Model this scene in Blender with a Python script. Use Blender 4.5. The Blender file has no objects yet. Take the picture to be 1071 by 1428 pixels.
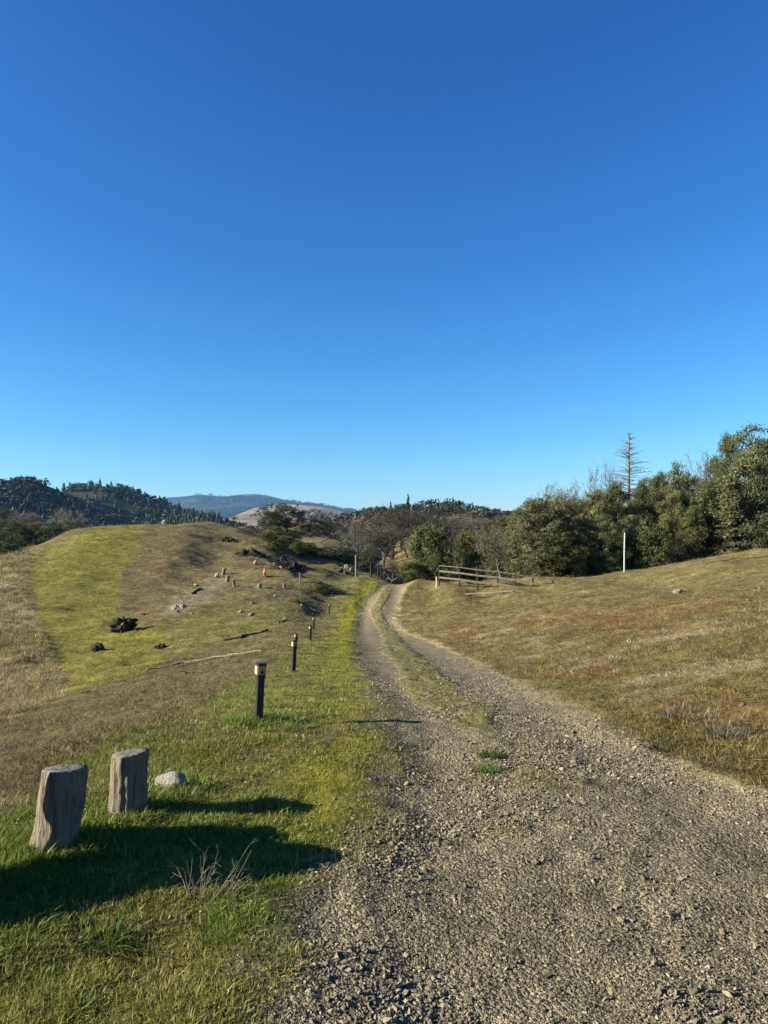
import bpy, math, random
import numpy as np
from mathutils import Vector
random.seed(7); RNG = np.random.default_rng(11)
scene = bpy.context.scene
COL = scene.collection
R = math.radians
ALB = .71        # albedo level that goes with the exposure chosen below
F, CX, HY, EYE = 1030.0, 535.5, 740.0, 1.6      # photo geometry: focal length in pixels, centre column, horizon row, eye height

# ------------------------------------------------------------------ helpers
def tag(o, label=None, cat=None, group=None, kind=None):
    if label: o['label'] = label
    if cat: o['category'] = cat
    if group: o['group'] = group
    if kind: o['kind'] = kind
    return o

def empty(name, loc, rz=0.0):
    o = bpy.data.objects.new(name, None); COL.objects.link(o)
    o.empty_display_size = 0.1
    o.location = loc; o.rotation_euler = (0, 0, rz)
    return o

def arr_mesh(name, V, Fc, mat=None, smooth=False):
    """V (n,3) array, Fc (m,k) array (k = 3 or 4)."""
    V = np.asarray(V, np.float32); Fc = np.asarray(Fc, np.int32)
    me = bpy.data.meshes.new(name)
    m, k = Fc.shape
    me.vertices.add(len(V)); me.vertices.foreach_set('co', V.ravel())
    me.loops.add(m * k); me.loops.foreach_set('vertex_index', Fc.ravel())
    me.polygons.add(m)
    me.polygons.foreach_set('loop_start', np.arange(0, m * k, k, dtype=np.int32))
    me.polygons.foreach_set('loop_total', np.full(m, k, np.int32))
    if smooth: me.polygons.foreach_set('use_smooth', np.ones(m, bool))
    me.update(calc_edges=True)
    if mat: me.materials.append(mat)
    return me

def link(name, me, parent=None, loc=None):
    o = bpy.data.objects.new(name, me); COL.objects.link(o)
    if parent: o.parent = parent
    if loc is not None: o.location = loc
    return o

def fattr(me, name, vals):
    a = me.attributes.new(name, 'FLOAT', 'POINT'); a.data.foreach_set('value', np.asarray(vals, np.float32).ravel())

def cattr(me, name, rgb):
    a = me.attributes.new(name, 'FLOAT_COLOR', 'POINT')
    c = np.ones((len(rgb), 4), np.float32); c[:, :3] = rgb
    a.data.foreach_set('color', c.ravel())

def quads_from(n): return np.arange(n * 4, dtype=np.int32).reshape(n, 4)

def sstep(a, b, x):
    t = np.clip((np.asarray(x, float) - a) / (b - a), 0, 1); return t * t * (3 - 2 * t)

def _hash(ix, iy, s):
    h = (ix.astype(np.int64) * 374761393 + iy.astype(np.int64) * 668265263 + s * 1442695041) & 0xFFFFFFFF
    h = ((h ^ (h >> 13)) * 1274126177) & 0xFFFFFFFF
    return ((h ^ (h >> 16)) & 0xFFFF) / 65535.0

def vnoise(x, y, s=0):
    x = np.asarray(x, float); y = np.asarray(y, float)
    ix = np.floor(x); iy = np.floor(y); fx = x - ix; fy = y - iy
    fx = fx * fx * (3 - 2 * fx); fy = fy * fy * (3 - 2 * fy)
    a = _hash(ix, iy, s); b = _hash(ix + 1, iy, s); c = _hash(ix, iy + 1, s); d = _hash(ix + 1, iy + 1, s)
    return (a * (1 - fx) + b * fx) * (1 - fy) + (c * (1 - fx) + d * fx) * fy

def fbm(x, y, s=0, o=4):
    t = 0; amp = .5; f = 1.0; tot = 0
    for k in range(o):
        t = t + amp * vnoise(x * f + 13.7 * k, y * f - 7.1 * k, s + k); tot += amp; amp *= .5; f *= 2.03
    return t / tot      # 0..1

# ------------------------------------------------------------------ materials
def newmat(name):
    m = bpy.data.materials.new(name); m.use_nodes = True
    nt = m.node_tree; b = nt.nodes['Principled BSDF']; return m, nt, b

def N(nt, t, **kw):
    n = nt.nodes.new(t)
    for k, v in kw.items(): setattr(n, k, v)
    return n

def noise_node(nt, scale, detail=5, rough=.6, coord='Object', stretch=None):
    tc = N(nt, 'ShaderNodeTexCoord'); src = tc.outputs[coord]
    if stretch:
        mp = N(nt, 'ShaderNodeMapping'); mp.inputs['Scale'].default_value = stretch
        nt.links.new(src, mp.inputs['Vector']); src = mp.outputs[0]
    n = N(nt, 'ShaderNodeTexNoise'); n.inputs['Scale'].default_value = scale
    n.inputs['Detail'].default_value = detail; n.inputs['Roughness'].default_value = rough
    nt.links.new(src, n.inputs['Vector']); return n

def ramp(nt, fac, stops):
    r = N(nt, 'ShaderNodeValToRGB'); e = r.color_ramp.elements
    while len(e) > len(stops): e.remove(e[-1])
    while len(e) < len(stops): e.new(.5)
    for k, (p, c) in enumerate(stops): e[k].position = p; e[k].color = (*c, 1)
    nt.links.new(fac, r.inputs[0]); return r.outputs[0]

def mul(nt, a, b, f=1.0):
    m = N(nt, 'ShaderNodeMix', data_type='RGBA', blend_type='MULTIPLY'); m.inputs[0].default_value = f
    nt.links.new(a, m.inputs[6]); nt.links.new(b, m.inputs[7]); return m.outputs[2]

def bump(nt, b, h, strength, dist):
    bp = N(nt, 'ShaderNodeBump'); bp.inputs['Strength'].default_value = strength; bp.inputs['Distance'].default_value = dist
    nt.links.new(h, bp.inputs['Height']); nt.links.new(bp.outputs[0], b.inputs['Normal']); return bp

def dim(c): return None if c is None else tuple(q * ALB for q in c)
def simple(name, c1, c2, scale=20, rough=.8, stretch=None, bstr=.4, bdist=.01, spec=.3, c3=None):
    c1, c2, c3 = dim(c1), dim(c2), dim(c3)
    m, nt, b = newmat(name)
    n = noise_node(nt, scale, 6, .65, 'Object', stretch)
    st = [(.3, c1), (.7, c2)] if c3 is None else [(.28, c1), (.5, c2), (.72, c3)]
    nt.links.new(ramp(nt, n.outputs['Fac'], st), b.inputs['Base Color'])
    b.inputs['Roughness'].default_value = rough; b.inputs['Specular IOR Level'].default_value = spec
    if bstr: bump(nt, b, n.outputs['Fac'], bstr, bdist)
    return m

def leaf_mat(name, col, var=.45, trans=.3, yellow=None):
    col = dim(col); yellow = dim(yellow)
    m, nt, b = newmat(name)
    at = N(nt, 'ShaderNodeAttribute'); at.attribute_name = 'rnd'
    c2 = yellow or tuple(min(1, c * (1 + 1.2 * var)) for c in col)
    colr = ramp(nt, at.outputs['Fac'], [(0, tuple(c * (1 - var) for c in col)), (.55, col), (1, c2)])
    oi = N(nt, 'ShaderNodeObjectInfo')
    hv = N(nt, 'ShaderNodeHueSaturation')
    mr = N(nt, 'ShaderNodeMapRange'); mr.inputs['To Min'].default_value = .75; mr.inputs['To Max'].default_value = 1.3
    nt.links.new(oi.outputs['Random'], mr.inputs[0]); nt.links.new(mr.outputs[0], hv.inputs['Value'])
    nt.links.new(colr, hv.inputs['Color'])
    nt.links.new(hv.outputs[0], b.inputs['Base Color'])
    b.inputs['Roughness'].default_value = .65; b.inputs['Specular IOR Level'].default_value = .2
    tr = N(nt, 'ShaderNodeBsdfTranslucent'); nt.links.new(hv.outputs[0], tr.inputs[0])
    mx = N(nt, 'ShaderNodeMixShader'); mx.inputs[0].default_value = trans
    nt.links.new(b.outputs[0], mx.inputs[1]); nt.links.new(tr.outputs[0], mx.inputs[2])
    nt.links.new(mx.outputs[0], nt.nodes['Material Output'].inputs[0])
    return m

# ------------------------------------------------------------------ road and terrain profile
YK = [0, 3.5, 5, 6.2, 8, 11.7, 18, 25.5, 32, 38, 43, 48, 52, 57, 62, 70, 85, 100]
ZK = [0, 0, 0, -.02, -.2, -.64, -1.4, -2.15, -2.7, -3.05, -3.2, -2.97, -2.54, -2.33, -2.6, -3.9, -5.2, -4.6]
def zr(y): return np.interp(y, YK, ZK)
LY = [-20, 2.4, 2.94, 3.43, 4, 5.3, 6.3, 8.6, 12.5, 22, 29, 43, 48, 52, 57, 66, 85]
LX = [-.7, -.50, -.42, -.32, -.18, -.10, -.05, -.13, -.49, -.97, -1.28, -1.6, -1.42, -.78, -.2, .6, 2.2]
RY = [-20, 2.4, 4.5, 5.5, 6.9, 11.2, 21, 29, 38, 43, 48, 52, 57, 66, 85]
RX = [3.6, 3.0, 2.34, 1.95, 1.78, 1.79, 1.72, .98, .6, .81, 1.0, 1.5, 2.35, 3.3, 5.0]
def rl(y): return np.interp(y, LY, LX)
def rr(y): return np.interp(y, RY, RX)
def P(px, py, Y): return ((px - CX) / F * Y, Y, EYE - (py - HY) / F * Y)

ctrl = []
for y in (-6, -1, 1.5, 2.5, 3.5, 5, 6.2, 8, 10, 11.7, 15, 18, 22, 25.5, 29, 32, 38, 43, 48, 52, 57, 62, 70, 85):
    ctrl += [(float(rl(y)), y, float(zr(y))), (float(rr(y)), y, float(zr(y)) + .02)]
hd_far = ([0, 2, 9, 12, 15.5, 20, 25.5, 40], [0, .15, .8, .9, 1.26, 2.02, 2.88, 5.0])
hd_near = ([0, .5, 2, 5, 9, 15.5, 25, 40], [0, .06, .42, .95, 1.5, 2.1, 3.3, 5.2])
for y in (-6, 0, 4, 7, 11.7, 18, 25.5, 34, 43, 48, 52):
    w = float(sstep(28, 50, y))
    for d in (.6, 2, 5, 9, 15.5, 25, 38):
        h = float(np.interp(d, *hd_near)) * (1 - w) + float(np.interp(d, *hd_far)) * w
        ctrl.append((float(rr(y)) + d, y, float(zr(y)) + h))
for px, py in ((612, 812), (650, 809), (700, 808), (740, 806), (800, 805), (870, 797), (960, 782), (1071, 765), (1250, 742)):
    zc = EYE - (py - HY) / F * 53
    for yy, dz in ((53, 0), (58, -.6), (66, -2.0), (85, -4.0), (130, -5)):
        ctrl.append(((px - CX) / F * yy, yy, zc + dz))
left = {
 0: [(6, 1075), (10, 1030), (15, 1000), (22, 960), (30, 920), (38, 870), (45, 825), (52, 790), (57, 778)],
 60: [(5.2, 1085), (10, 1023), (15, 990), (22, 957), (30, 920), (38, 868), (47, 815), (55, 780), (62, 765)],
 100: [(8, 1035), (15, 985), (22, 955), (30, 920), (38, 870), (48, 810), (58, 765), (66, 744), (70, 741)],
 200: [(8, 1010), (12, 975), (18, 945), (26, 920), (35, 880), (45, 830), (55, 785), (65, 752), (74, 733)],
 300: [(10, 962), (15, 938), (22, 915), (30, 890), (38, 860), (46, 825), (52, 805), (60, 785), (70, 755), (80, 732)],
 400: [(11.7, 937), (18, 907), (25, 890), (32, 872), (40, 850), (46, 828), (50, 813), (56, 799), (64, 786), (75, 765), (84, 749)],
 450: [(25.5, 892), (32, 876), (43, 854), (50, 826), (56, 806), (66, 790), (75, 783)],
 500: [(50, 828), (57, 807), (64, 803)],
}
for px, l in left.items():
    for Y, py in l: ctrl.append(P(px, py, Y))
ctrl += [P(250, 768, 60), P(250, 744, 69), P(340, 783, 60), P(340, 760, 69), P(330, 745, 75), P(300, 741, 75), P(370, 762, 70), P(370, 745, 80), P(260, 740, 90), P(320, 745, 92), P(200, 742, 88)]
ctrl += [P(215, 733, 79), P(230, 732, 84), P(190, 735, 82), P(205, 741, 88), P(230, 738, 91), P(200, 750, 97), P(230, 747, 99), P(270, 740, 93), P(270, 750, 105), P(170, 750, 90)]
ctrl += [P(160, 733, 73), P(260, 731, 77), P(340, 735, 80), P(30, 773, 59)]
ctrl += [(-2.2, 4.2, .01), (-2.0, 6, -.02), (-1.8, 9, -.36), (-1.6, 3, 0), (-1.3, 1, 0), (-3, 2, -.12), (-4, 4, -.6), (-6, 3, -1.2), (-12, 0, -2.6),
         (-1.4, 7.4, -.12), (-1.2, 5, 0), (-.9, 3, 0), (-1, 9, -.33)]
ctrl += [(-17, 20, -5.2), (-24, 30, -6.2), (-36, 45, -6.0), (-48, 57, -5.5), (-30, -10, -6), (-8, -8, -1.2), (8, -8, 1.3), (30, -10, 4.2), (0, -12, .1)]
ctrl += [(-36, 70, -2.6), (-33, 80, -2.0), (-32, 92, -2.4), (-46, 95, -2.8), (-60, 95, -4), (-20, 100, -4), (-16, 100, -3), (-9, 100, -1.2), (-6, 90, -.6)]
ctrl += [P(400, 742, 150), P(440, 748, 150), P(480, 755, 150), P(300, 750, 150), P(100, 765, 150)]
ctrl += [P(500, 790, 80), P(500, 797, 95), P(550, 799, 95), P(600, 800, 95), P(560, 782, 120), P(600, 775, 150), P(480, 770, 120), P(500, 752, 200), P(600, 752, 220), P(700, 760, 220), P(800, 770, 200), P(1000, 765, 220), P(200, 760, 250)]
for a in (-3000, -1000, -300, 0, 300, 1000, 3000):
    for y in (420, 1200, 4000): ctrl.append((a * (1 if y > 420 else .6), y, -9))
for a in (-5000, -400, -120, 120, 400, 5000): ctrl += [(a, -300, -9 if a < 0 else 6), (a, 60, (-12 if a < 0 else 9))]
ctrl = np.array(ctrl, float)
W0 = 6.0
def warp(x, y): return np.arcsinh(np.asarray(x) / W0), np.arcsinh(np.asarray(y) / W0)
cu, cv = warp(ctrl[:, 0], ctrl[:, 1])
def ker(r2): return r2 * np.log(r2 + 1e-12)
n = len(ctrl)
A = np.zeros((n + 3, n + 3)); A[:n, :n] = ker((cu[:, None] - cu) ** 2 + (cv[:, None] - cv) ** 2) + np.eye(n) * 2e-5
A[:n, n] = 1; A[:n, n + 1] = cu; A[:n, n + 2] = cv; A[n:, :n] = A[:n, n:].T
sol = np.linalg.solve(A, np.concatenate([ctrl[:, 2], [0, 0, 0]]))
def tps(x, y):
    u, v = warp(x, y); out = np.empty(len(u))
    for s in range(0, len(u), 40000):
        a, b = u[s:s + 40000], v[s:s + 40000]
        out[s:s + 40000] = ker((a[:, None] - cu) ** 2 + (b[:, None] - cv) ** 2) @ sol[:n] + sol[n] + sol[n + 1] * a + sol[n + 2] * b
    return out

gy = np.concatenate([np.linspace(-14, 1.55, 30), np.geomspace(1.6, 90, 600), np.geomspace(91.5, 8100, 58)])
gxh = np.concatenate([np.linspace(.0087, 2.6, 150), np.geomspace(2.617, 50, 225), np.geomspace(51, 8100, 48)])
gx = np.concatenate([-gxh[::-1], gxh])
NX, NY = len(gx), len(gy)
GX, GY = np.meshgrid(gx, gy); fx, fy = GX.ravel(), GY.ravel()
GZ = tps(fx, fy)
wob = (fbm(fx * 1.3, fy * 1.3, 5, 4) - .5)
wobf = (fbm(fx * 6, fy * 6, 15, 3) - .5)
jit = wob * .55 + wobf * .22
Lx, Rx = rl(fy), rr(fy)
soft = .30 * (1 - .5 * sstep(6, 14, fy)) + .006 * np.abs(fy)
m_grav = sstep(-soft, soft, fx - Lx + jit * .9) * sstep(-soft * .6, soft * .6, Rx - fx + jit * .6)
m_grav *= 1 - sstep(60, 90, fy)
# relief: ruts, gravel chatter, grassy humps, hillside roll
tt = (fx - Lx) / np.maximum(Rx - Lx, .3)
rut = -(np.exp(-((tt - .22) / .11) ** 2) + np.exp(-((tt - .78) / .11) ** 2)) * .03 * m_grav
near = 1 - sstep(9, 22, np.hypot(fx, fy))
GZ += rut + m_grav * near * ((fbm(fx * 9, fy * 9, 21, 3) - .5) * .03 + (fbm(fx * 3, fy * 3, 31, 2) - .5) * .035)
GZ += (1 - m_grav) * ((fbm(fx * 4, fy * 4, 41, 4) - .5) * .05 * (1 - sstep(30, 60, fy)) + (fbm(fx * 1.1, fy * 1.1, 51, 3) - .5) * .10)
roll = sstep(10, 26, fy) * (1 - m_grav) * (1 - sstep(90, 140, np.hypot(fx, fy)) * .8)
GZ += roll * ((fbm(fx * .6, fy * .9, 61, 5) - .5) * .36 + (fbm(fx * .16, fy * .16, 71, 2) - .5) * .12)
farm = sstep(200, 500, np.hypot(fx, fy)); GZ += farm * (fbm(fx * .01, fy * .01, 81, 3) - .5) * 6
for (bx, by, h, r) in ((-4.35, 51.0, .55, 1.15), (-7.6, 53, .4, 1.2), (-9.6, 54.5, .3, 1.0), (-7.4, 60, .55, 1.6)):
    GZ += h * np.exp(-(((fx - bx) / (1.5 * r)) ** 2 + ((fy - by) / r) ** 2)) * (.75 + .5 * fbm(fx * 1.5, fy * 1.5, 91, 3))
GZg = GZ.reshape(NY, NX)

def gz(x, y):
    x = np.atleast_1d(np.asarray(x, float)); y = np.atleast_1d(np.asarray(y, float))
    i = np.clip(np.searchsorted(gx, x) - 1, 0, NX - 2); j = np.clip(np.searchsorted(gy, y) - 1, 0, NY - 2)
    a = np.clip((x - gx[i]) / (gx[i + 1] - gx[i]), 0, 1); b = np.clip((y - gy[j]) / (gy[j + 1] - gy[j]), 0, 1)
    return (GZg[j, i] * (1 - a) + GZg[j, i + 1] * a) * (1 - b) + (GZg[j + 1, i] * (1 - a) + GZg[j + 1, i + 1] * a) * b
def g1(x, y): return float(gz(x, y)[0])
YS = np.geomspace(1.7, 130, 1500)
def hit(px, py):
    """the ground point a pixel of the photograph shows"""
    x = (px - CX) / F * YS; z = EYE - (py - HY) / F * YS
    d = z - gz(x, YS); k = np.nonzero(d < 0)[0]
    if len(k) == 0: k = [int(np.argmin(d))]
    y = YS[k[0]]; xx = (px - CX) / F * y
    return Vector((xx, y, g1(xx, y)))

# ------------------------------------------------------------------ ground colours (real albedo of what grows where)
Ysafe = np.maximum(fy, .5)
qx = CX + fx / Ysafe * F; qy = HY + (EYE - GZ) / Ysafe * F
nA = fbm(fx * .9, fy * .9, 101, 5) - .5; nB = fbm(fx * .9 + 40, fy * .9 - 70, 111, 5) - .5
nC = fbm(fx * 3.7, fy * 3.7, 117, 4) - .5; nD = fbm(fx * 3.7 + 9, fy * 3.7 - 31, 119, 4) - .5
def inpoly(x, y, poly):
    r = np.zeros(len(x), bool); p = poly + [poly[0]]
    for (x0, y0), (x1, y1) in zip(p[:-1], p[1:]):
        c = ((y0 > y) != (y1 > y))
        r ^= c & (x < (x1 - x0) * (y - y0) / ((y1 - y0) if y1 != y0 else 1e-9) + x0)
    return r
def area(poly, j=10):
    sel = (fy > 5) & (fy < 130); out = np.zeros(len(fx))
    x, y = qx[sel], qy[sel]; acc = 0
    for k in range(6):
        a = k * 1.05; s = 3 + j * .25
        acc = acc + inpoly(x + (nA[sel] * 2 + nC[sel] * 3.2) * j + math.cos(a) * s, y + (nB[sel] * 1.4 + nD[sel] * 2.2) * j + math.sin(a) * s * .6, poly)
    out[sel] = acc / 6.0; return out
C = np.empty((len(fx), 3)); C[:] = (.222, .192, .088)
def mixc(mask, col, amt=1.0):
    m = (np.clip(mask, 0, 1) * amt)[:, None]; C[:] = C * (1 - m) + np.array(col) * m
big = fbm(fx * .25, fy * .25, 121, 4); med = fbm(fx * 1.7, fy * 1.7, 131, 4); fin = fbm(fx * 7, fy * 7, 141, 3)
# left hill
A_green = area([(38, 800), (60, 764), (125, 738), (208, 722), (197, 768), (170, 806), (164, 860), (190, 868), (235, 885), (225, 928), (200, 937), (92, 968), (75, 915), (46, 850)], 6)
A_low = area([(190, 868), (250, 862), (300, 838), (400, 832), (420, 860), (360, 884), (290, 898), (200, 935)], 10)
A_brown = area([(208, 720), (350, 715), (440, 790), (400, 815), (330, 818), (285, 838), (240, 852), (200, 866), (164, 860), (170, 806), (197, 768)], 8)
A_scar = area([(300, 805), (330, 815), (290, 840), (235, 862), (225, 845), (262, 822)], 9)
A_rub = area([(330, 815), (405, 815), (410, 845), (350, 850)], 12)
A_dry = area([(-400, 700), (62, 764), (38, 800), (46, 850), (75, 915), (94, 968), (0, 1008), (-400, 1030)], 3)
GZ += .07 * A_dry * sstep(18, 34, fy) * (.6 + .8 * fbm(fx * 1.2, fy * 1.2, 227, 4))
A_plat = area([(400, 800), (520, 772), (530, 815), (430, 818)], 8)
mixc(A_low, (.25, .225, .07), .7); mixc(A_green, (.275, .26, .055)); mixc(A_green * sstep(.5, .7, med), (.27, .22, .075), .6)
mixc(A_brown, (.235, .192, .088)); mixc(A_brown * sstep(.48, .62, med), (.28, .225, .12), .5)
mixc(A_scar, (.33, .28, .19), .75); mixc(A_rub * sstep(.4, .6, med), (.27, .24, .13), .7)
mixc(A_dry, (.38, .33, .185)); mixc(A_dry * sstep(.52, .62, big * .5 + med * .5), (.23, .20, .075), .8)
mixc(A_plat, (.23, .21, .075), .7)
# right bank and hillside
dR = fx - Rx
right = sstep(-.1, .25, dR) * (fy < 110)
mixc(right, (.255, .21, .088))
mixc(right * sstep(6, 20, dR + fy * .12 - 2 + nA * 8), (.30, .245, .115), .8)
mixc(right * sstep(.5, .62, med) * sstep(.4, .55, big) * (.3 + 1.1 * fbm(fx * 4, fy * 4, 153, 3)), (.38, .315, .17), .45)
redm = sstep(.2, .9, dR + nA) * (1 - sstep(4, 9, dR + nB * 4)) * sstep(4.5, 7, fy) * (1 - .75 * sstep(20, 32, fy)) * (1 - sstep(34, 48, fy))
mixc(redm * sstep(.40, .66, fbm(fx * .8, fy * .5, 151, 4)) * (.45 + .9 * fbm(fx * 5, fy * 4, 155, 4)), (.31, .168, .072), .8)
mixc(redm * sstep(.60, .66, fbm(fx * 1.4, fy * 2.2, 161, 4)), (.46, .40, .27), .65)
mixc(right * (1 - sstep(.25, 1.1, dR + nA * .8)) * (fy < 14), (.22, .205, .065), .55)
# left shoulder
SX = np.interp(fy, [-15, 2, 4.2, 6, 9, 12, 18, 43, 60], [-2.6, -2.4, -2.2, -2.05, -1.8, -1.9, -2.4, -4.0, -3.5])
shoulder = sstep(-.25, .25, fx - SX + nA * 1.2) * (fx < Lx + .5) * (fy < 64)
mixc(shoulder, (.225, .20, .078)); 
lush = shoulder * (1 - m_grav) ** 2 * (1 - sstep(9, 26, fy)) * sstep(.36, .52, fbm(fx * 1.2, fy * 1.2, 171, 4) + .05)
mixc(lush, (.19, .20, .055))
mixc(shoulder * (1 - sstep(2.6, 3.2, fy + nA)), (.20, .195, .055), .8)
mixc(shoulder * sstep(.56, .66, fbm(fx * 2.2, fy * 2.2, 181, 4)), (.26, .21, .11), .6)
# gravel
gv = fbm(fx * 2.5, fy * 1.2, 191, 5)
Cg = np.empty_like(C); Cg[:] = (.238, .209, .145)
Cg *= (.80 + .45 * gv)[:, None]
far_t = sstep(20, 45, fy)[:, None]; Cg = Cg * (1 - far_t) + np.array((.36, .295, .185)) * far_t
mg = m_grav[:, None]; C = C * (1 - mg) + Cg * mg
# moss along the left edge, grassy middle strip and patches
bw = np.interp(fy, [2, 4, 8, 20, 43, 57], [.45, .55, .55, .65, 1.0, 1.0])
mossL = np.exp(-((fx - (Lx - bw * .45)) / (bw * .55)) ** 2) * sstep(2.9, 4.2, fy) * (fy < 58) * sstep(.34, .55, fbm(fx * 2.5, fy * 1.2, 201, 4) + sstep(8, 14, fy) * .24)
mixc(mossL, (.36, .35, .022), .9)
vb = np.interp(fy, [3, 8, 20, 44, 58], [.15, .25, .45, .8, .6])
lo = np.interp(fy, [4, 5.9, 6.9, 8.6, 12.5, 20, 31, 44, 57], [.75, .62, .47, .33, .24, .0, -.15, -.85, .4]); hi = np.interp(fy, [4, 5.9, 6.9, 8.6, 12.5, 20, 31, 44, 57], [.8, .93, 1.03, .95, .92, .78, .5, -.2, 1.0])
strip = sstep(-.1, .12, fx - lo + jit * .5) * sstep(-.1, .12, hi - fx + jit * .5) * sstep(5.7, 6.2, fy + jit) * (1 - sstep(50, 58, fy))
for (ex, ey, rx_, ry_, a) in ((.75, 5.35, .16, .22, .8), (.95, 4.85, .5, .3, .65), (1.0, 5.6, .4, .4, .3), (.68, 4.05, .12, .12, .5), (.0, 3.85, .12, .2, .7)):
    strip = np.maximum(strip, a * sstep(1.25, .3, np.hypot((fx - ex) / rx_, (fy - ey) / ry_) + jit * 1.4))
strip *= (1 - .5 * sstep(14, 24, fy)) * sstep(.25, .55, fbm(fx * 4, fy * 2.5, 211, 4) + .06)
mixc(strip, (.235, .225, .05), .85)
m_grav = m_grav * (1 - .75 * np.clip(strip + mossL, 0, 1))
# beyond the crest
bey = sstep(62, 72, fy) * sstep(-9, -4, fx); mixc(bey * (fy < 140), (.26, .20, .085)); mixc(sstep(130, 180, fy), (.33, .25, .14))
mixc(sstep(300, 400, np.hypot(fx, fy)), (.20, .16, .09))
stk = fbm(fx * .55 + fy * .12, fy * 1.9, 221, 5); spk = fbm(fx * 2.6, fy * 2.6, 223, 3)
C *= (1 + (1 - m_grav) * sstep(9, 20, fy) * ((stk - .5) * .75 + (spk - .5) * .55))[:, None]
C *= (.80 + .42 * fin)[:, None]
C = np.clip(C * np.array([.83, .83, .73]) * ALB, .006, .8)

idx = np.arange(NX * NY).reshape(NY, NX)
quads = np.stack([idx[:-1, :-1], idx[:-1, 1:], idx[1:, 1:], idx[1:, :-1]], -1).reshape(-1, 4)
qcx = fx[quads].mean(1); qcy = fy[quads].mean(1)
wq = jit[quads].mean(1)
is_road = (qcx > rl(qcy) - wq * .9) & (qcx < rr(qcy) + wq * .6) & (qcy < 75)
VG = np.stack([fx, fy, GZ], 1)

def ground_mat():
    m, nt, b = newmat('earth_and_gravel')
    L = nt.links.new
    tc = N(nt, 'ShaderNodeTexCoord')
    ac = N(nt, 'ShaderNodeAttribute'); ac.attribute_name = 'col'
    ag = N(nt, 'ShaderNodeAttribute'); ag.attribute_name = 'grav'
    def noi(s, d=6, r=.65):
        q = N(nt, 'ShaderNodeTexNoise'); q.inputs['Scale'].default_value = s; q.inputs['Detail'].default_value = d; q.inputs['Roughness'].default_value = r
        L(tc.outputs['Object'], q.inputs['Vector']); return q.outputs['Fac']
    n1, n2, n3 = noi(2.2, 8, .72), noi(14, 6, .7), noi(.35, 5, .6)
    f1 = ramp(nt, n1, [(.25, (.42, .42, .42)), (.5, (1, 1, 1)), (.75, (1.55, 1.5, 1.4))])
    f2 = ramp(nt, n2, [(.28, (.5, .5, .5)), (.5, (1, 1, 1)), (.72, (1.5, 1.5, 1.45))])
    f3 = ramp(nt, n3, [(.3, (.82, .84, .8)), (.7, (1.16, 1.14, 1.12))])
    base = mul(nt, mul(nt, mul(nt, ac.outputs['Color'], f1, .8), f2, .75), f3)
    # stones
    v = N(nt, 'ShaderNodeTexVoronoi'); v.inputs['Scale'].default_value = 130; L(tc.outputs['Object'], v.inputs['Vector'])
    v2 = N(nt, 'ShaderNodeTexVoronoi'); v2.inputs['Scale'].default_value = 52; L(tc.outputs['Object'], v2.inputs['Vector'])
    sx = N(nt, 'ShaderNodeSeparateColor'); L(v.outputs['Color'], sx.inputs[0])
    sy = N(nt, 'ShaderNodeSeparateColor'); L(v2.outputs['Color'], sy.inputs[0])
    g1_ = ramp(nt, sx.outputs[0], [(0, (.45, .46, .48)), (.5, (.95, .94, .92)), (1, (1.6, 1.55, 1.5))])
    g2_ = ramp(nt, sy.outputs[0], [(0, (.65, .65, .67)), (1, (1.35, 1.33, 1.3))])
    f1g = ramp(nt, n1, [(.3, (.72, .72, .72)), (.7, (1.28, 1.28, 1.28))])
    gcol = mul(nt, mul(nt, mul(nt, ac.outputs['Color'], g1_), g2_), f1g)
    mx = N(nt, 'ShaderNodeMix', data_type='RGBA'); L(ag.outputs['Fac'], mx.inputs[0]); L(base, mx.inputs[6]); L(gcol, mx.inputs[7])
    L(mx.outputs[2], b.inputs['Base Color'])
    b.inputs['Roughness'].default_value = .95; b.inputs['Specular IOR Level'].default_value = .12
    # height
    hs = N(nt, 'ShaderNodeMath', operation='MULTIPLY_ADD'); L(n1, hs.inputs[0]); hs.inputs[1].default_value = 5.5; L(n2, hs.inputs[2])
    hv = N(nt, 'ShaderNodeMath', operation='MULTIPLY_ADD'); L(v2.outputs['Distance'], hv.inputs[0]); hv.inputs[1].default_value = -1.0
    hw = N(nt, 'ShaderNodeMath', operation='MULTIPLY'); L(v.outputs['Distance'], hw.inputs[0]); hw.inputs[1].default_value = -.5; L(hw.outputs[0], hv.inputs[2])
    hg = N(nt, 'ShaderNodeMath', operation='MULTIPLY'); L(hv.outputs[0], hg.inputs[0]); hg.inputs[1].default_value = .26
    mh = N(nt, 'ShaderNodeMix', data_type='FLOAT'); L(ag.outputs['Fac'], mh.inputs[0]); L(hs.outputs[0], mh.inputs[2]); L(hg.outputs[0], mh.inputs[3])
    bump(nt, b, mh.outputs[0], .9, .07)
    return m
M_ground = ground_mat()
def submesh(name, sel):
    q = quads[sel]; u, inv = np.unique(q, return_inverse=True)
    me = arr_mesh(name, VG[u], inv.reshape(-1, 4), M_ground, True)
    cattr(me, 'col', C[u]); fattr(me, 'grav', m_grav[u]); return link(name, me)
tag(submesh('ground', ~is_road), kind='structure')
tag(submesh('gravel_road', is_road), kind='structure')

Cg3 = C.reshape(NY, NX, 3)
def look(field, x, y):
    i = np.clip(np.searchsorted(gx, x), 0, NX - 1); j = np.clip(np.searchsorted(gy, y), 0, NY - 1); return field.reshape(NY, NX, -1)[j, i]

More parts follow.
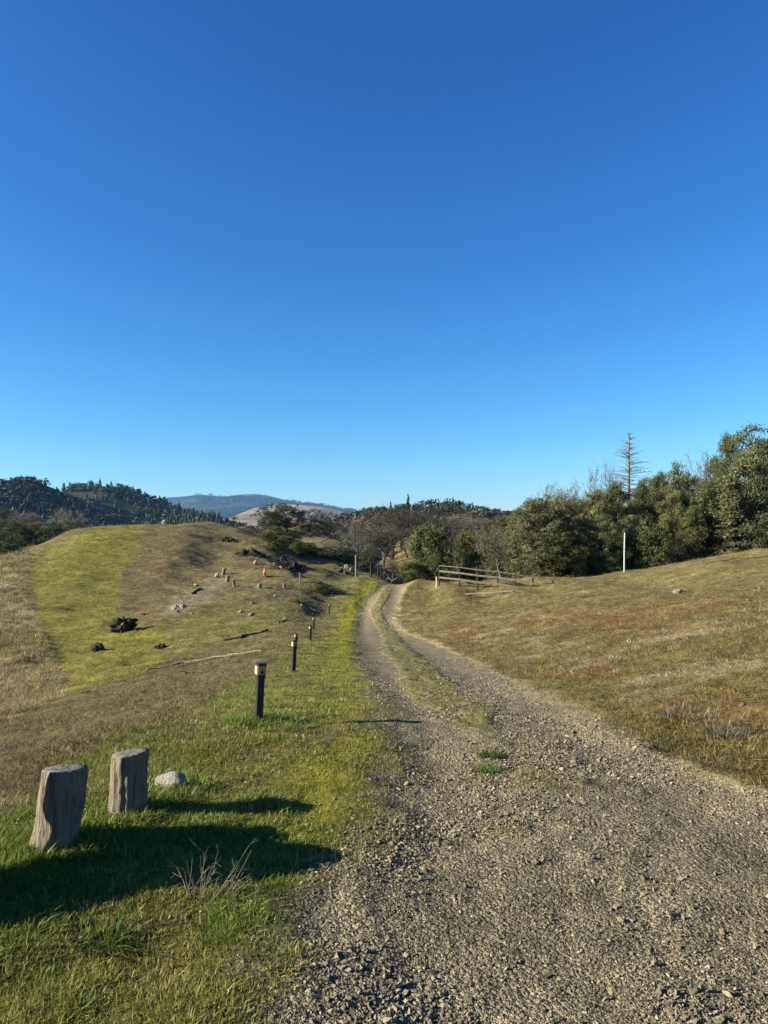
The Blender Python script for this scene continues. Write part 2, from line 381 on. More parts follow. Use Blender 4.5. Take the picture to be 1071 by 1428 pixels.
# ------------------------------------------------------------------ scattered ground cover
def scatter(name, pts, rot, scl, col, variants, label, cat=None):
    me = bpy.data.meshes.new(name); me.vertices.add(len(pts)); me.vertices.foreach_set('co', np.asarray(pts, np.float32).ravel())
    a = me.attributes.new('rot', 'FLOAT_VECTOR', 'POINT'); a.data.foreach_set('vector', np.asarray(rot, np.float32).ravel())
    a = me.attributes.new('scl', 'FLOAT_VECTOR', 'POINT'); a.data.foreach_set('vector', np.asarray(scl, np.float32).ravel())
    a = me.attributes.new('pick', 'INT', 'POINT'); a.data.foreach_set('value', RNG.integers(0, len(variants), len(pts)).astype(np.int32))
    cattr(me, 'tint', col)
    o = link(name, me); tag(o, label, cat, kind='stuff')
    src = bpy.data.collections.new(name + '_source')
    for k, vm in enumerate(variants): src.objects.link(bpy.data.objects.new(f'{name}_piece', vm))
    g = bpy.data.node_groups.new(name + '_scatter', 'GeometryNodeTree')
    g.interface.new_socket('Geometry', in_out='INPUT', socket_type='NodeSocketGeometry')
    g.interface.new_socket('Geometry', in_out='OUTPUT', socket_type='NodeSocketGeometry')
    gi, go = g.nodes.new('NodeGroupInput'), g.nodes.new('NodeGroupOutput')
    ci = g.nodes.new('GeometryNodeCollectionInfo'); ci.inputs[0].default_value = src
    ci.inputs['Separate Children'].default_value = True; ci.inputs['Reset Children'].default_value = True
    ip = g.nodes.new('GeometryNodeInstanceOnPoints'); ip.inputs['Pick Instance'].default_value = True
    def na(nm, ty):
        q = g.nodes.new('GeometryNodeInputNamedAttribute'); q.data_type = ty; q.inputs[0].default_value = nm; return q.outputs[0]
    L = g.links.new
    L(gi.outputs[0], ip.inputs['Points']); L(ci.outputs[0], ip.inputs['Instance'])
    L(na('pick', 'INT'), ip.inputs['Instance Index'])
    er = g.nodes.new('FunctionNodeEulerToRotation'); L(na('rot', 'FLOAT_VECTOR'), er.inputs[0]); L(er.outputs[0], ip.inputs['Rotation'])
    L(na('scl', 'FLOAT_VECTOR'), ip.inputs['Scale']); L(ip.outputs[0], go.inputs[0])
    md = o.modifiers.new('scatter', 'NODES'); md.node_group = g
    return o

def tint_mat(name, rough=.8, trans=0.0, blade=False):
    m, nt, b = newmat(name)
    at = N(nt, 'ShaderNodeAttribute', attribute_type='INSTANCER'); at.attribute_name = 'tint'
    c = at.outputs['Color']
    if blade:
        ab = N(nt, 'ShaderNodeAttribute'); ab.attribute_name = 'rnd'
        c = mul(nt, c, ramp(nt, ab.outputs['Fac'], [(0, (.55 * ALB, .62 * ALB, .5 * ALB)), (.45, (ALB, ALB, ALB)), (.8, (1.25 * ALB, 1.15 * ALB, ALB)), (1, (1.9 * ALB, 1.45 * ALB, 1.7 * ALB))]))
    else:
        nn = noise_node(nt, 60, 4, .6)
        c = mul(nt, c, ramp(nt, nn.outputs['Fac'], [(.3, (.75 * ALB, .75 * ALB, .75 * ALB)), (.7, (1.25 * ALB, 1.22 * ALB, 1.18 * ALB))]))
    nt.links.new(c, b.inputs['Base Color']); b.inputs['Roughness'].default_value = rough; b.inputs['Specular IOR Level'].default_value = .25
    if trans:
        tr = N(nt, 'ShaderNodeBsdfTranslucent'); nt.links.new(c, tr.inputs[0])
        mx = N(nt, 'ShaderNodeMixShader'); mx.inputs[0].default_value = trans
        nt.links.new(b.outputs[0], mx.inputs[1]); nt.links.new(tr.outputs[0], mx.inputs[2]); nt.links.new(mx.outputs[0], nt.nodes['Material Output'].inputs[0])
    return m

def ico(sub=1):
    import bmesh
    bm = bmesh.new(); bmesh.ops.create_icosphere(bm, subdivisions=sub, radius=1)
    V = np.array([v.co[:] for v in bm.verts]); Fc = np.array([[v.index for v in f.verts] for f in bm.faces]); bm.free(); return V, Fc
def rock_mesh(name, seed, sub, mat, flat=.6, rough=.3, smooth=False):
    r = np.random.default_rng(seed); V, Fc = ico(sub)
    for k in range(7):      # planar chips make angular stones
        d = r.normal(size=3); d /= np.linalg.norm(d); h = r.uniform(.45, .85)
        dd = V @ d; V = V - np.outer(np.maximum(dd - h, 0), d) * .92
    V = V * (1 + rough * (np.array([fbm(V[:, 0] * 1.7 + seed, V[:, 1] * 1.7 + V[:, 2], seed, 3)]).T - .5))
    V *= np.array([1, r.uniform(.65, .95), flat]); 
    return arr_mesh(name, V, Fc, mat, smooth)

M_peb = tint_mat('gravel_stone', .9)
def chip_mesh(seed, mat=None, name='pebble'):
    import bmesh
    r = np.random.default_rng(seed); bm = bmesh.new(); n_ = int(r.integers(8, 12))
    d = r.normal(size=(n_, 3)); d /= np.linalg.norm(d, axis=1, keepdims=True); d *= r.uniform(.75, 1.1, (n_, 1)) * np.array([1.15, .85, .62])
    for p in d: bm.verts.new(p)
    bmesh.ops.convex_hull(bm, input=bm.verts); bmesh.ops.triangulate(bm, faces=bm.faces)
    me = bpy.data.meshes.new(name); bm.to_mesh(me); bm.free(); me.materials.append(mat or M_peb); return me
pebs = [chip_mesh(50 + k) for k in range(12)]
def sample_log(n, y0, y1, u0, u1):
    y = np.exp(RNG.uniform(math.log(y0), math.log(y1), n)); return RNG.uniform(u0, u1, n) * y, y
def gravel():
    x, y = sample_log(660000, 2.1, 17, -.55, .75)
    m = look(m_grav, x, y)[:, 0]
    clus = fbm(x * 1.6, y * 1.6, 301, 4)
    t_ = (x - rl(y)) / np.maximum(rr(y) - rl(y), .3); packed = np.exp(-((t_ - .22) / .10) ** 2) + np.exp(-((t_ - .72) / .11) ** 2)
    keep = RNG.random(len(x)) < (m * (.26 + .85 * sstep(.42, .66, clus)) * (1 - .55 * packed) + .022)
    x, y = x[keep], y[keep]; k = len(x)
    s = np.exp(RNG.normal(math.log(.0036), .50, k)) * (.8 + .5 * sstep(.4, .6, fbm(x * 1.6, y * 1.6, 301, 4)))
    s = np.clip(s, .0020, .017) * (1 + .03 * y)
    z = gz(x, y) + s * .16
    rot = RNG.uniform(-math.pi, math.pi, (k, 3)) * np.array([.3, .3, 1])
    sc = np.stack([s * RNG.uniform(.8, 1.4, k), s * RNG.uniform(.7, 1.2, k), s * RNG.uniform(.7, 1.3, k)], 1)
    t = RNG.random(k)[:, None]; base = np.array([[.218, .192, .126]]) * (.55 + .95 * RNG.random((k, 1)) ** 1.3)
    col = np.where(t < .08, np.array([[.38, .33, .20]]), np.where(t > .93, np.array([[.20, .14, .08]]), base))
    scatter('gravel', np.stack([x, y, z], 1), rot, sc, np.clip(col, .03, .6), pebs, 'loose grey and tan gravel stones covering the dirt road')
def coarse():
    x, y = sample_log(60000, 2.1, 9, -.4, .56)
    m = look(m_grav, x, y)[:, 0]; wv = (fbm(y * 1.3, x * 0 + 3, 305, 3) - .5) * .3
    p = np.exp(-((x - 1.17 - wv) / .13) ** 2) * sstep(5.2, 4.2, y) * .5 + .14 * np.exp(-((x - rl(y) - .55 - wv) / .22) ** 2) * sstep(4.5, 3, y) + .25 * np.exp(-((x - rr(y) + .35) / .2) ** 2) + .012
    keep = RNG.random(len(x)) < p * m * (.2 + 1.2 * sstep(.45, .65, fbm(x * 4, y * 4, 307, 3))) * .42
    x, y = x[keep], y[keep]; k = len(x); s = np.clip(np.exp(RNG.normal(math.log(.0082), .38, k)), .005, .022)
    rot = RNG.uniform(-math.pi, math.pi, (k, 3)) * np.array([.4, .4, 1]); sc = np.stack([s * RNG.uniform(.8, 1.35, k), s * RNG.uniform(.7, 1.1, k), s * RNG.uniform(.8, 1.3, k)], 1)
    col = np.array([[.225, .195, .125]]) * (.5 + 1.1 * RNG.random((k, 1)))
    scatter('coarse_gravel', np.stack([x, y, gz(x, y) + s * .3], 1), rot, sc, np.clip(col, .03, .6), pebs, 'coarser loose stones thrown up in ridges along the gravel road')
gravel(); coarse()

def tuft_mesh(seed, nb, rad, h0, h1, w, bend, mat):
    r = np.random.default_rng(seed); V = []; Fq = []; rn = []
    for k in range(nb):
        a = r.uniform(0, 6.283); d = rad * math.sqrt(r.random()); b0 = np.array([math.cos(a) * d, math.sin(a) * d, -.01])
        h = r.uniform(h0, h1); ln = a + r.normal(0, .9); out = np.array([math.cos(ln), math.sin(ln), 0]); bd = abs(r.normal(bend, bend * .6))
        side = np.array([-out[1], out[0], 0]); th = r.uniform(0, 3.14); side = side * math.cos(th) + out * math.sin(th) * .6
        ww = w * r.uniform(.6, 1.3); q = r.random(); i = len(V)
        for t, f in ((0, 1), (.5, .85), (1, .12)):
            c = b0 + np.array([0, 0, h * t * (1 - .35 * bd * t)]) + out * h * bd * t * t
            V += [c - side * ww * f, c + side * ww * f]; rn += [q, q]
        Fq += [[i, i + 1, i + 3, i + 2], [i + 2, i + 3, i + 5, i + 4]]
    me = arr_mesh('grass_tuft_blades', np.array(V), np.array(Fq), mat); fattr(me, 'rnd', rn); return me
M_blade = tint_mat('grass_blade', .55, .35, True)
short_t = [tuft_mesh(70 + k, 15, .04, .012, .038, .0020, .9, M_blade) for k in range(5)]
tall_t = [tuft_mesh(80 + k, 17, .045, .02, .06, .0023, .65, M_blade) for k in range(4)]
dry_t = [tuft_mesh(90 + k, 14, .06, .03, .10, .0030, .9, M_blade) for k in range(5)]
def rots(k, tilt=.12): return np.stack([RNG.normal(0, tilt, k), RNG.normal(0, tilt, k), RNG.uniform(0, 6.283, k)], 1)
def grass_near():
    x, y = sample_log(180000, 2.0, 30, -.75, .1)
    sh = look(shoulder, x, y)[:, 0]; mg_ = look(m_grav, x, y)[:, 0]; mo = np.clip(look(mossL, x, y)[:, 0], 0, 1)
    p = sh * (1 - mg_) ** 2 * (1 - .6 * mo) * (.16 + .74 * sstep(.34, .55, fbm(x * 3.2, y * 3.2, 311, 4)))
    keep = RNG.random(len(x)) < p; x, y = x[keep], y[keep]; k = len(x)
    s = RNG.uniform(.7, 1.25, k) * (1 + .035 * y) * (.7 + .5 * sstep(.4, .65, fbm(x * 1.5, y * 1.5, 321, 3)))
    col = np.array([[.25, .28, .050]]) * RNG.uniform(.6, 1.35, (k, 1))
    ol = sstep(.42, .62, fbm(x * 1.1, y * 1.1, 331, 4) - .03 + .12 * (1 - sstep(2.4, 3.4, y)))[:, None]
    col = col * (1 - ol) + np.array([[.27, .275, .058]]) * RNG.uniform(.7, 1.3, (k, 1)) * ol
    dr = RNG.random((k, 1)) < .09; col = np.where(dr, np.array([[.42, .35, .19]]), col)
    scatter('grass', np.stack([x, y, gz(x, y)], 1), rots(k), np.stack([s, s, s * RNG.uniform(.8, 1.3, k)], 1), col, short_t, 'short green and olive grass on the left roadside shoulder')
def grass_lush():
    x, y = sample_log(76000, 2.4, 22, -.75, .02)
    lu = look(lush, x, y)[:, 0]; mo = np.clip(look(mossL, x, y)[:, 0], 0, 1)
    p = lu * (1 - look(m_grav, x, y)[:, 0]) ** 3 * sstep(.50, .66, fbm(x * 1.3, y * 1.0, 341, 4) + .06 * sstep(2, 1, np.hypot(x + 1.7, y - 4))) * (1 - mo) * .6
    keep = RNG.random(len(x)) < p; x, y = x[keep], y[keep]
    # rings of longer grass at the stumps and posts
    for px, py in ((80, 1178), (175, 1133), (360, 1006), (240, 1100)):
        h = hit(px, py); q = 140
        a = RNG.uniform(0, 6.283, q); r_ = .11 + np.abs(RNG.normal(0, .09, q)); x = np.concatenate([x, h.x + np.cos(a) * r_]); y = np.concatenate([y, h.y + np.sin(a) * r_])
    k = len(x); s = RNG.uniform(.6, 1.15, k) * (1 + .02 * y); s[-560:] *= 1.5
    col = np.array([[.225, .29, .048]]) * RNG.uniform(.7, 1.35, (k, 1))
    scatter('long_grass', np.stack([x, y, gz(x, y)], 1), rots(k), np.stack([s, s, s], 1), col, tall_t, 'longer bright green grass clumps around the wooden stumps and posts')
def grass_dry():
    x, y = sample_log(410000, 4.0, 95, -.75, .75)
    mg_ = look(m_grav, x, y)[:, 0]; sh = look(shoulder, x, y)[:, 0]; mo = np.clip(look(mossL, x, y)[:, 0] + look(strip, x, y)[:, 0], 0, 1)
    rt = look(right, x, y)[:, 0]; dd = look(A_dry, x, y)[:, 0]
    p = (1 - mg_) ** 2 * (1 - .8 * sh) * (1 - mo) * (.22 + .25 * rt + .5 * dd) * (.3 + .9 * sstep(.40, .6, fbm(x * .9, y * .9, 351, 5)))
    keep = RNG.random(len(x)) < p; x, y = x[keep], y[keep]; k = len(x)
    s = RNG.uniform(.5, 1.2, k) * (.75 + .030 * y) * (1 + .6 * look(A_dry, x, y)[:, 0]); flat = RNG.uniform(.55, 1.15, k) * (1 - .3 * look(right, x, y)[:, 0]) * (.8 + .5 * look(A_dry, x, y)[:, 0])
    col = look(C, x, y) / ALB * RNG.uniform(.5, 1.75, (k, 1)) * np.array([[1.05, 1.03, 1.0]])
    scatter('dry_grass', np.stack([x, y, gz(x, y)], 1), rots(k, .2), np.stack([s, s, s * flat], 1), np.clip(col, .02, .5), dry_t, 'dry straw and olive grass covering the hillsides on both sides of the road')
def grass_strip():
    x, y = sample_log(26000, 4.2, 22, -.12, .3)
    st = look(strip, x, y)[:, 0] + .5 * np.clip(look(mossL, x, y)[:, 0], 0, 1) * (y < 12)
    keep = RNG.random(len(x)) < st * .5; x, y = x[keep], y[keep]; k = len(x); s = RNG.uniform(.35, .7, k) * (1 + .03 * y)
    col = np.array([[.24, .235, .045]]) * RNG.uniform(.65, 1.3, (k, 1))
    scatter('verge_grass', np.stack([x, y, gz(x, y)], 1), rots(k), np.stack([s, s, s * .7], 1), col, short_t, 'mossy yellow green grass strip between the wheel tracks')
def stalks():
    x, y = sample_log(20000, 3.0, 30, .0, .75)
    rt = look(right, x, y)[:, 0]; p = rt * sstep(.52, .68, fbm(x * .9, y * .7, 361, 4)) * sstep(.2, .6, x - rr(y))
    keep = RNG.random(len(x)) < p * .5; x, y = x[keep], y[keep]; k = len(x); s = RNG.uniform(.6, 1.3, k) * (1 + .02 * y)
    col = np.array([[.38, .32, .18]]) * RNG.uniform(.6, 1.2, (k, 1))
    scatter('straw', np.stack([x, y, gz(x, y)], 1), rots(k, .25), np.stack([s, s, s * RNG.uniform(.8, 1.6, k)], 1), col, tall_t, 'taller pale straw stalks in drifts on the right bank')
stalks(); grass_near(); grass_lush(); grass_dry(); grass_strip()

# ------------------------------------------------------------------ small mesh tools
def tubes(segs, k=6):
    """segs: rows (p0, p1, r0, r1) -> verts, quads of open tapered tubes."""
    p0 = np.array([s[0] for s in segs], float); p1 = np.array([s[1] for s in segs], float)
    r0 = np.array([s[2] for s in segs]); r1 = np.array([s[3] for s in segs])
    d = p1 - p0; d /= np.maximum(np.linalg.norm(d, axis=1, keepdims=True), 1e-9)
    up = np.where(np.abs(d[:, 2:3]) > .9, np.array([[1., 0, 0]]), np.array([[0, 0, 1.]]))
    u = np.cross(d, up); u /= np.linalg.norm(u, axis=1, keepdims=True); v = np.cross(d, u)
    a = np.arange(k) * 2 * math.pi / k
    ring = u[:, None, :] * np.cos(a)[None, :, None] + v[:, None, :] * np.sin(a)[None, :, None]
    V = np.concatenate([p0[:, None] + ring * r0[:, None, None], p1[:, None] + ring * r1[:, None, None]], 1)
    b = np.arange(k); q = np.stack([b, (b + 1) % k, (b + 1) % k + k, b + k], 1)
    Q = (np.arange(len(segs))[:, None, None] * 2 * k + q[None]).reshape(-1, 4)
    return V.reshape(-1, 3), Q

class MB:
    def __init__(s): s.v = []; s.f = []
    def add(s, V, Fs):
        o = len(s.v); s.v += [tuple(map(float, p)) for p in V]; s.f += [tuple(int(i) + o for i in f) for f in Fs]
    def box(s, c, d, rot=None, bev=0.0):
        x, y, z = (q / 2 for q in d); b = min(bev, x * .8, y * .8)
        if b > 0:      # bevelled vertical edges
            pl = [(x, y - b), (x - b, y), (-x + b, y), (-x, y - b), (-x, -y + b), (-x + b, -y), (x - b, -y), (x, -y + b)]
        else: pl = [(x, y), (-x, y), (-x, -y), (x, -y)]
        nn = len(pl)
        V = [Vector((px, py, -z)) for px, py in pl] + [Vector((px, py, z)) for px, py in pl]
        if rot is not None: V = [rot @ q for q in V]
        V = [q + Vector(c) for q in V]
        s.add(V, [tuple(reversed(range(nn))), tuple(range(nn, 2 * nn))] + [(k, (k + 1) % nn, (k + 1) % nn + nn, k + nn) for k in range(nn)])
    def beam(s, a, b, w, h):
        a = Vector(a); b = Vector(b); d = b - a; L = d.length
        q = d.to_track_quat('X', 'Z').to_matrix(); s.box((a + b) / 2, (L, w, h), q)
    def tube(s, pts, rad, k=8, caps=True):
        rings = []; V = []
        for i, p in enumerate(pts):
            p = Vector(p); d = (Vector(pts[min(i + 1, len(pts) - 1)]) - Vector(pts[max(i - 1, 0)])).normalized()
            u = d.cross(Vector((0, 0, 1)) if abs(d.z) < .9 else Vector((1, 0, 0))).normalized(); v = d.cross(u)
            r = rad[i] if hasattr(rad, '__len__') else rad
            V += [p + (u * math.cos(t) + v * math.sin(t)) * r for t in [2 * math.pi * j / k for j in range(k)]]
        Fs = [(i * k + j, i * k + (j + 1) % k, (i + 1) * k + (j + 1) % k, (i + 1) * k + j) for i in range(len(pts) - 1) for j in range(k)]
        if caps: Fs += [tuple(reversed(range(k))), tuple(range((len(pts) - 1) * k, len(pts) * k))]
        s.add(V, Fs)
    def build(s, name, mat, parent=None, smooth=False, loc=None):
        me = bpy.data.meshes.new(name); me.from_pydata(s.v, [], s.f); me.update()
        if smooth: me.polygons.foreach_set('use_smooth', np.ones(len(me.polygons), bool))
        me.materials.append(mat); return link(name, me, parent, loc)

# ------------------------------------------------------------------ materials of things
M_wood = simple('weathered_wood', (.017, .014, .011), (.30, .262, .195), 26, .9, (1, 1, .08), 1.0, .05, .05, (.12, .103, .078))
M_woodtop = simple('cut_wood', (.05, .043, .035), (.22, .195, .155), 18, .9, None, .6, .01, .1)
def rings_mat():
    m, nt, b = newmat('cut_end_grain'); tc = N(nt, 'ShaderNodeTexCoord'); wv = N(nt, 'ShaderNodeTexWave', wave_type='RINGS', rings_direction='Z')
    wv.inputs['Scale'].default_value = 26; wv.inputs['Distortion'].default_value = 2.5; wv.inputs['Detail'].default_value = 3; nt.links.new(tc.outputs['Object'], wv.inputs['Vector'])
    n1 = noise_node(nt, 30, 5, .7); c = mul(nt, ramp(nt, wv.outputs['Fac'], [(.2, (.11, .098, .08)), (.8, (.20, .18, .145))]), ramp(nt, n1.outputs['Fac'], [(.3, (.45, .45, .45)), (.65, (1.2, 1.2, 1.2))]))
    nt.links.new(c, b.inputs['Base Color']); b.inputs['Roughness'].default_value = .9; b.inputs['Specular IOR Level'].default_value = .1; bump(nt, b, n1.outputs['Fac'], .6, .01); return m
M_woodtop = rings_mat()
M_black = simple('black_post', (.008, .008, .009), (.020, .019, .018), 30, .55, None, .1, .002, .4)
M_yellow = simple('yellow_band', (.42, .28, .06), (.55, .39, .10), 18, .5, None, .1, .002, .4)
M_cream = simple('cream_band', (.45, .38, .22), (.58, .50, .31), 14, .5, None, .1, .002, .4)
M_rock = simple('pale_rock', (.13, .112, .08), (.36, .315, .23), 5, .95, None, .9, .05, .1, (.24, .21, .16))
M_rockw = simple('whitish_rock', (.20, .18, .145), (.60, .55, .45), 7, .95, None, 1, .06, .1, (.46, .42, .34))
M_rockd = simple('dark_rock', (.035, .033, .03), (.12, .11, .095), 7, .95, None, .8, .03, .1)
M_rockg = simple('road_stone', (.10, .09, .07), (.26, .225, .16), 30, .95, None, .6, .01, .1)
M_pale = simple('bleached_wood', (.17, .145, .10), (.32, .275, .20), 20, .9, (1, .1, .1), .4, .01, .1)
M_dkwood = simple('dark_wood', (.016, .015, .013), (.062, .056, .047), 12, .95, None, .8, .02, .1)
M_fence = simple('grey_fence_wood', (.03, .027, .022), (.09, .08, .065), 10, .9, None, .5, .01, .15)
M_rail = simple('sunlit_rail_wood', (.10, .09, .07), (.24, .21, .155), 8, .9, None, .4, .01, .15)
M_white = simple('white_paint', (.50, .48, .42), (.62, .60, .53), 9, .6, None, .1, .005, .3)
M_orange = simple('orange_plastic', (.62, .13, .03), (.80, .22, .06), 9, .55, None, 0, .01, .4)
M_metal = simple('dark_metal', (.03, .032, .036), (.07, .072, .078), 12, .5, None, .1, .005, .5)
M_galv = simple('dull_pole', (.13, .12, .11), (.24, .225, .20), 9, .7, None, .1, .005, .3)
M_twig = simple('dry_stem', (.22, .18, .12), (.42, .36, .26), 40, .9, None, 0)
M_bark = simple('bark', (.030, .026, .021), (.105, .092, .075), 6, .95, (1, 1, .25), .8, .04, .1)
M_barkg = simple('lichened_bark', (.085, .078, .064), (.24, .225, .185), 5, .95, (1, 1, .3), .8, .04, .1)
M_barkw = simple('pale_bark', (.15, .135, .105), (.30, .27, .21), 5, .95, None, .6, .03, .1)
M_twigs = simple('twig_bark', (.075, .064, .050), (.19, .165, .13), 3, .95, None, 0)
M_deadw = simple('dead_conifer_wood', (.17, .145, .125), (.34, .30, .26), 3, .95, None, 0)

# ------------------------------------------------------------------ wooden stumps
def lofted_stump(name, label, base, h, r0, r1, lean, tilt, seed, group):
    rr_ = np.random.default_rng(seed); root = empty(name, base)
    tag(root, label, 'stump', group)
    na, nh = 96, 40; V = []
    a = np.arange(na) * 2 * math.pi / na
    groove = (fbm(np.cos(a) * 9 + seed, np.sin(a) * 9, seed, 4) - .5) * .15 + (fbm(np.cos(a) * 2 + seed, np.sin(a) * 2, seed + 3, 3) - .5) * .09
    def ring(t):
        r = (r0 * (1 - t) + r1 * t) * (1 + .05 * math.exp(-t * 9)) * (1 + groove * (.8 + .3 * math.sin(t * 3 + seed)) + (fbm(a * 2.2 + seed, np.full(na, t * 3.3), seed + 9, 3) - .5) * .16)
        cx_ = lean[0] * t + .006 * math.sin(t * 3.6 + seed); cy_ = lean[1] * t + .005 * math.sin(t * 4.4)
        x = cx_ + r * np.cos(a); y = cy_ + r * np.sin(a)
        z = h * t + tilt[0] * (x - cx_) * t ** 4 + tilt[1] * (y - cy_) * t ** 4
        return np.stack([x, y, z], 1)
    for i in range(nh + 1): V.append(ring(i / nh * 1.0))
    V[0][:, 2] -= .08; Vn = np.concatenate(V)
    q = np.array([[i * na + j, i * na + (j + 1) % na, (i + 1) * na + (j + 1) % na, (i + 1) * na + j] for i in range(nh) for j in range(na)])
    link('trunk', arr_mesh('trunk', Vn, q, M_wood, True), root)
    top = V[-1]; cen = top.mean(0); rings = [top, cen + (top - cen) * .97 + [0, 0, .006], cen + (top - cen) * .6 + [0, 0, .007], cen + (top - cen) * .25 + [0, 0, .004]]
    for k in (1, 2, 3): rings[k][:, 2] += (fbm(rings[k][:, 0] * 60, rings[k][:, 1] * 60, seed, 3) - .5) * .008
    Vt = np.concatenate(rings); qt = [[i * na + j, i * na + (j + 1) % na, (i + 1) * na + (j + 1) % na, (i + 1) * na + j] for i in range(3) for j in range(na)]
    qt += [[3 * na + j, 3 * na + j + 1, 3 * na + na - 2 - j, 3 * na + na - 1 - j] for j in range(0, na // 2 - 1)]
    link('cut_top', arr_mesh('cut_top', Vt, np.array(qt), M_woodtop), root); return root
def height_at(h, pxs): return pxs / F * h.y
h = hit(78, 1176); lofted_stump('wooden_stump', 'weathered grey log stump nearest the camera, leaning right', h, height_at(h, 101), .107, .103, (.038, .01), (.0, -.12), 5, 'log stumps on the grass')
h = hit(176, 1133); lofted_stump('wooden_stump', 'weathered grey log stump with pale uneven top beside a whitish stone', h, height_at(h, 82), .098, .100, (.03, .0), (.10, -.07), 8, 'log stumps on the grass')
def boulder():  # added outside the view and shaped to cast the long shadow on the grass
    V, Fc = ico(4); z = np.clip(V[:, 2], -.999, .999); V[:, :2] *= np.sqrt((1 - np.abs(z) ** 4.5) / (1 - z * z))[:, None]
    V = V * (1 + .14 * (fbm(V[:, 0] * 1.3 + V[:, 2], V[:, 1] * 1.3 + 5, 77, 4) - .5))[:, None] * np.array([.24, .222, .39]); low = np.clip(-V[:, 2] / .39 + .25, 0, 1); V[:, 1] = V[:, 1] * (1 + .5 * low) - .40 * low; x, y = -2.0, 3.28
    o = link('boulder', arr_mesh('boulder', V, Fc, M_rockd, True)); o.location = (x, y, g1(x, y) + .30)
    tag(o, 'dark upright boulder added just beyond the left picture edge to throw the long shadow over the grass', 'boulder')
boulder()

# ------------------------------------------------------------------ black path posts with yellow bands
def bollard(px, base_y, top_y, label, y_over=None):
    if y_over: y = y_over; x = (px - CX) / F * y; b = Vector((x, y, g1(x, y)))
    else: b = hit(px, base_y)
    root = empty('path_post', b, R(24)); root.rotation_euler = (R(-1), R(3.2), R(24))
    tag(root, label, 'path post', 'black posts with yellow bands along the road')
    H = (EYE - (top_y - HY) / F * b.y) - b.z; k = H / .5; wd = .031
    def part(nm, z0, z1, hw, mat, bev=.006):
        m = MB(); m.box((0, 0, (z0 + z1) / 2), (hw * 2, hw * 2, z1 - z0), None, bev); return m.build(nm, mat, root)
    part('post', -.06, .385 * k, wd, M_black); part('collar', .37 * k, .405 * k, wd * 1.16, M_black)
    bd = part('band', .405 * k, .478 * k, wd * 1.22, M_yellow)
    for s, t in ((-1, 0), (0, -1)):
        m = MB(); e = wd * 1.22 + .0015
        if t: m.box((.004, -e, .428 * k), (.022, .003, .028 * k))
        else:
            m.box((-e, 0, .442 * k), (.003, wd * 2.2, .070 * k)); m.build('sunlit_side', M_cream, bd); continue  # cream plate paints the sunlit left side of the yellow band
        m.build('black_mark', M_black, bd)
    part('lid', .478 * k, .50 * k, wd * 1.27, M_black)
bollard(360, 1007, 925, 'black square post with yellow band, nearest of the row beside the road')
bollard(409, 937, 893, 'black square post with yellow band, second from the camera in the row')
bollard(412.5, 910, 884.5, 'black post almost hidden behind the second post, only its top showing', 18.5)
bollard(432.5, 893, 873, 'fourth black post up the row, thin and far, in line with a farther one')
bollard(437, 878, 861, 'fifth black post up the row, just behind and right of the fourth')
bollard(459, 855, 842, 'farthest black post of the row, near the road bend below the green mound')

# ------------------------------------------------------------------ stones, logs, weeds
rocks = [rock_mesh('stone', 500 + k, 3, M_rock, .62, .35, False) for k in range(5)]
rocksd = [rock_mesh('stone', 540 + k, 3, M_rockd, .7, .35, False) for k in range(2)]
rocksg = [chip_mesh(560 + k, M_rockg, 'stone') for k in range(6)]
def stone(px, py, wpx, label, meshes=rocks, k=0, name='stone', cat='stone', group=None, asp=1.0):
    h = hit(px, py); r = wpx / F * h.y / 2
    o = link(name, meshes[k % len(meshes)]); o.location = (h.x, h.y, h.z + r * .22); o.scale = (r * 1.05, r * .8, r * asp); o.rotation_euler = (R(5 * k), R(-4 * k), k * 1.3)
    return tag(o, label, cat, group)
stone(243, 1100, 46, 'whitish stone in the grass right of the second log stump', [rock_mesh('stone', 583, 3, M_rockw, .55, .7)], asp=1.35)
for i, (px, py, wp, lb) in enumerate((
    (273, 817, 6, 'small white stone left of the knoll stumps'), (353, 842, 8, 'pale stone on the green slope below the knoll'),
    (335, 855, 9, 'flat white stone low on the green slope'), (350, 859, 8, 'white stone right of the flat white one'),
    (384, 832, 7, 'pale stone below the right knoll stump'), (267, 857, 6, 'small pale stone at the top of the green slope'),
    (248, 854, 7, 'pale stone beside the rubble patch'), (302, 805, 11, 'flat pale slab at the left foot of the knoll stumps'),
    (398, 863, 6, 'whitish stone near the fifth post'), (421, 845, 6, 'pale stone on the bare slope left of the farthest post'),
    (393, 794, 9, 'pale stone in the brush pile behind the cone'), (383, 788, 7, 'pale stone at the edge of the dark brush above the cone'),
    (356, 786, 8, 'pale stone in the dark streak up the hill'), (371, 779, 7, 'pale stone high in the dark streak on the hill'),
    (477, 797, 9, 'pale boulder at the left end of the rock pile by the thin pole'), (484, 793, 10, 'pale boulder on top of the rock pile by the thin pole'), (490, 797, 9, 'grey boulder at the right of the rock pile by the thin pole'),
    (229, 731, 12, 'low pale outcrop on the crest of the left hill'))):
    stone(px, py, wp, lb, rocks, i + 2, group='pale stones on the left hill')
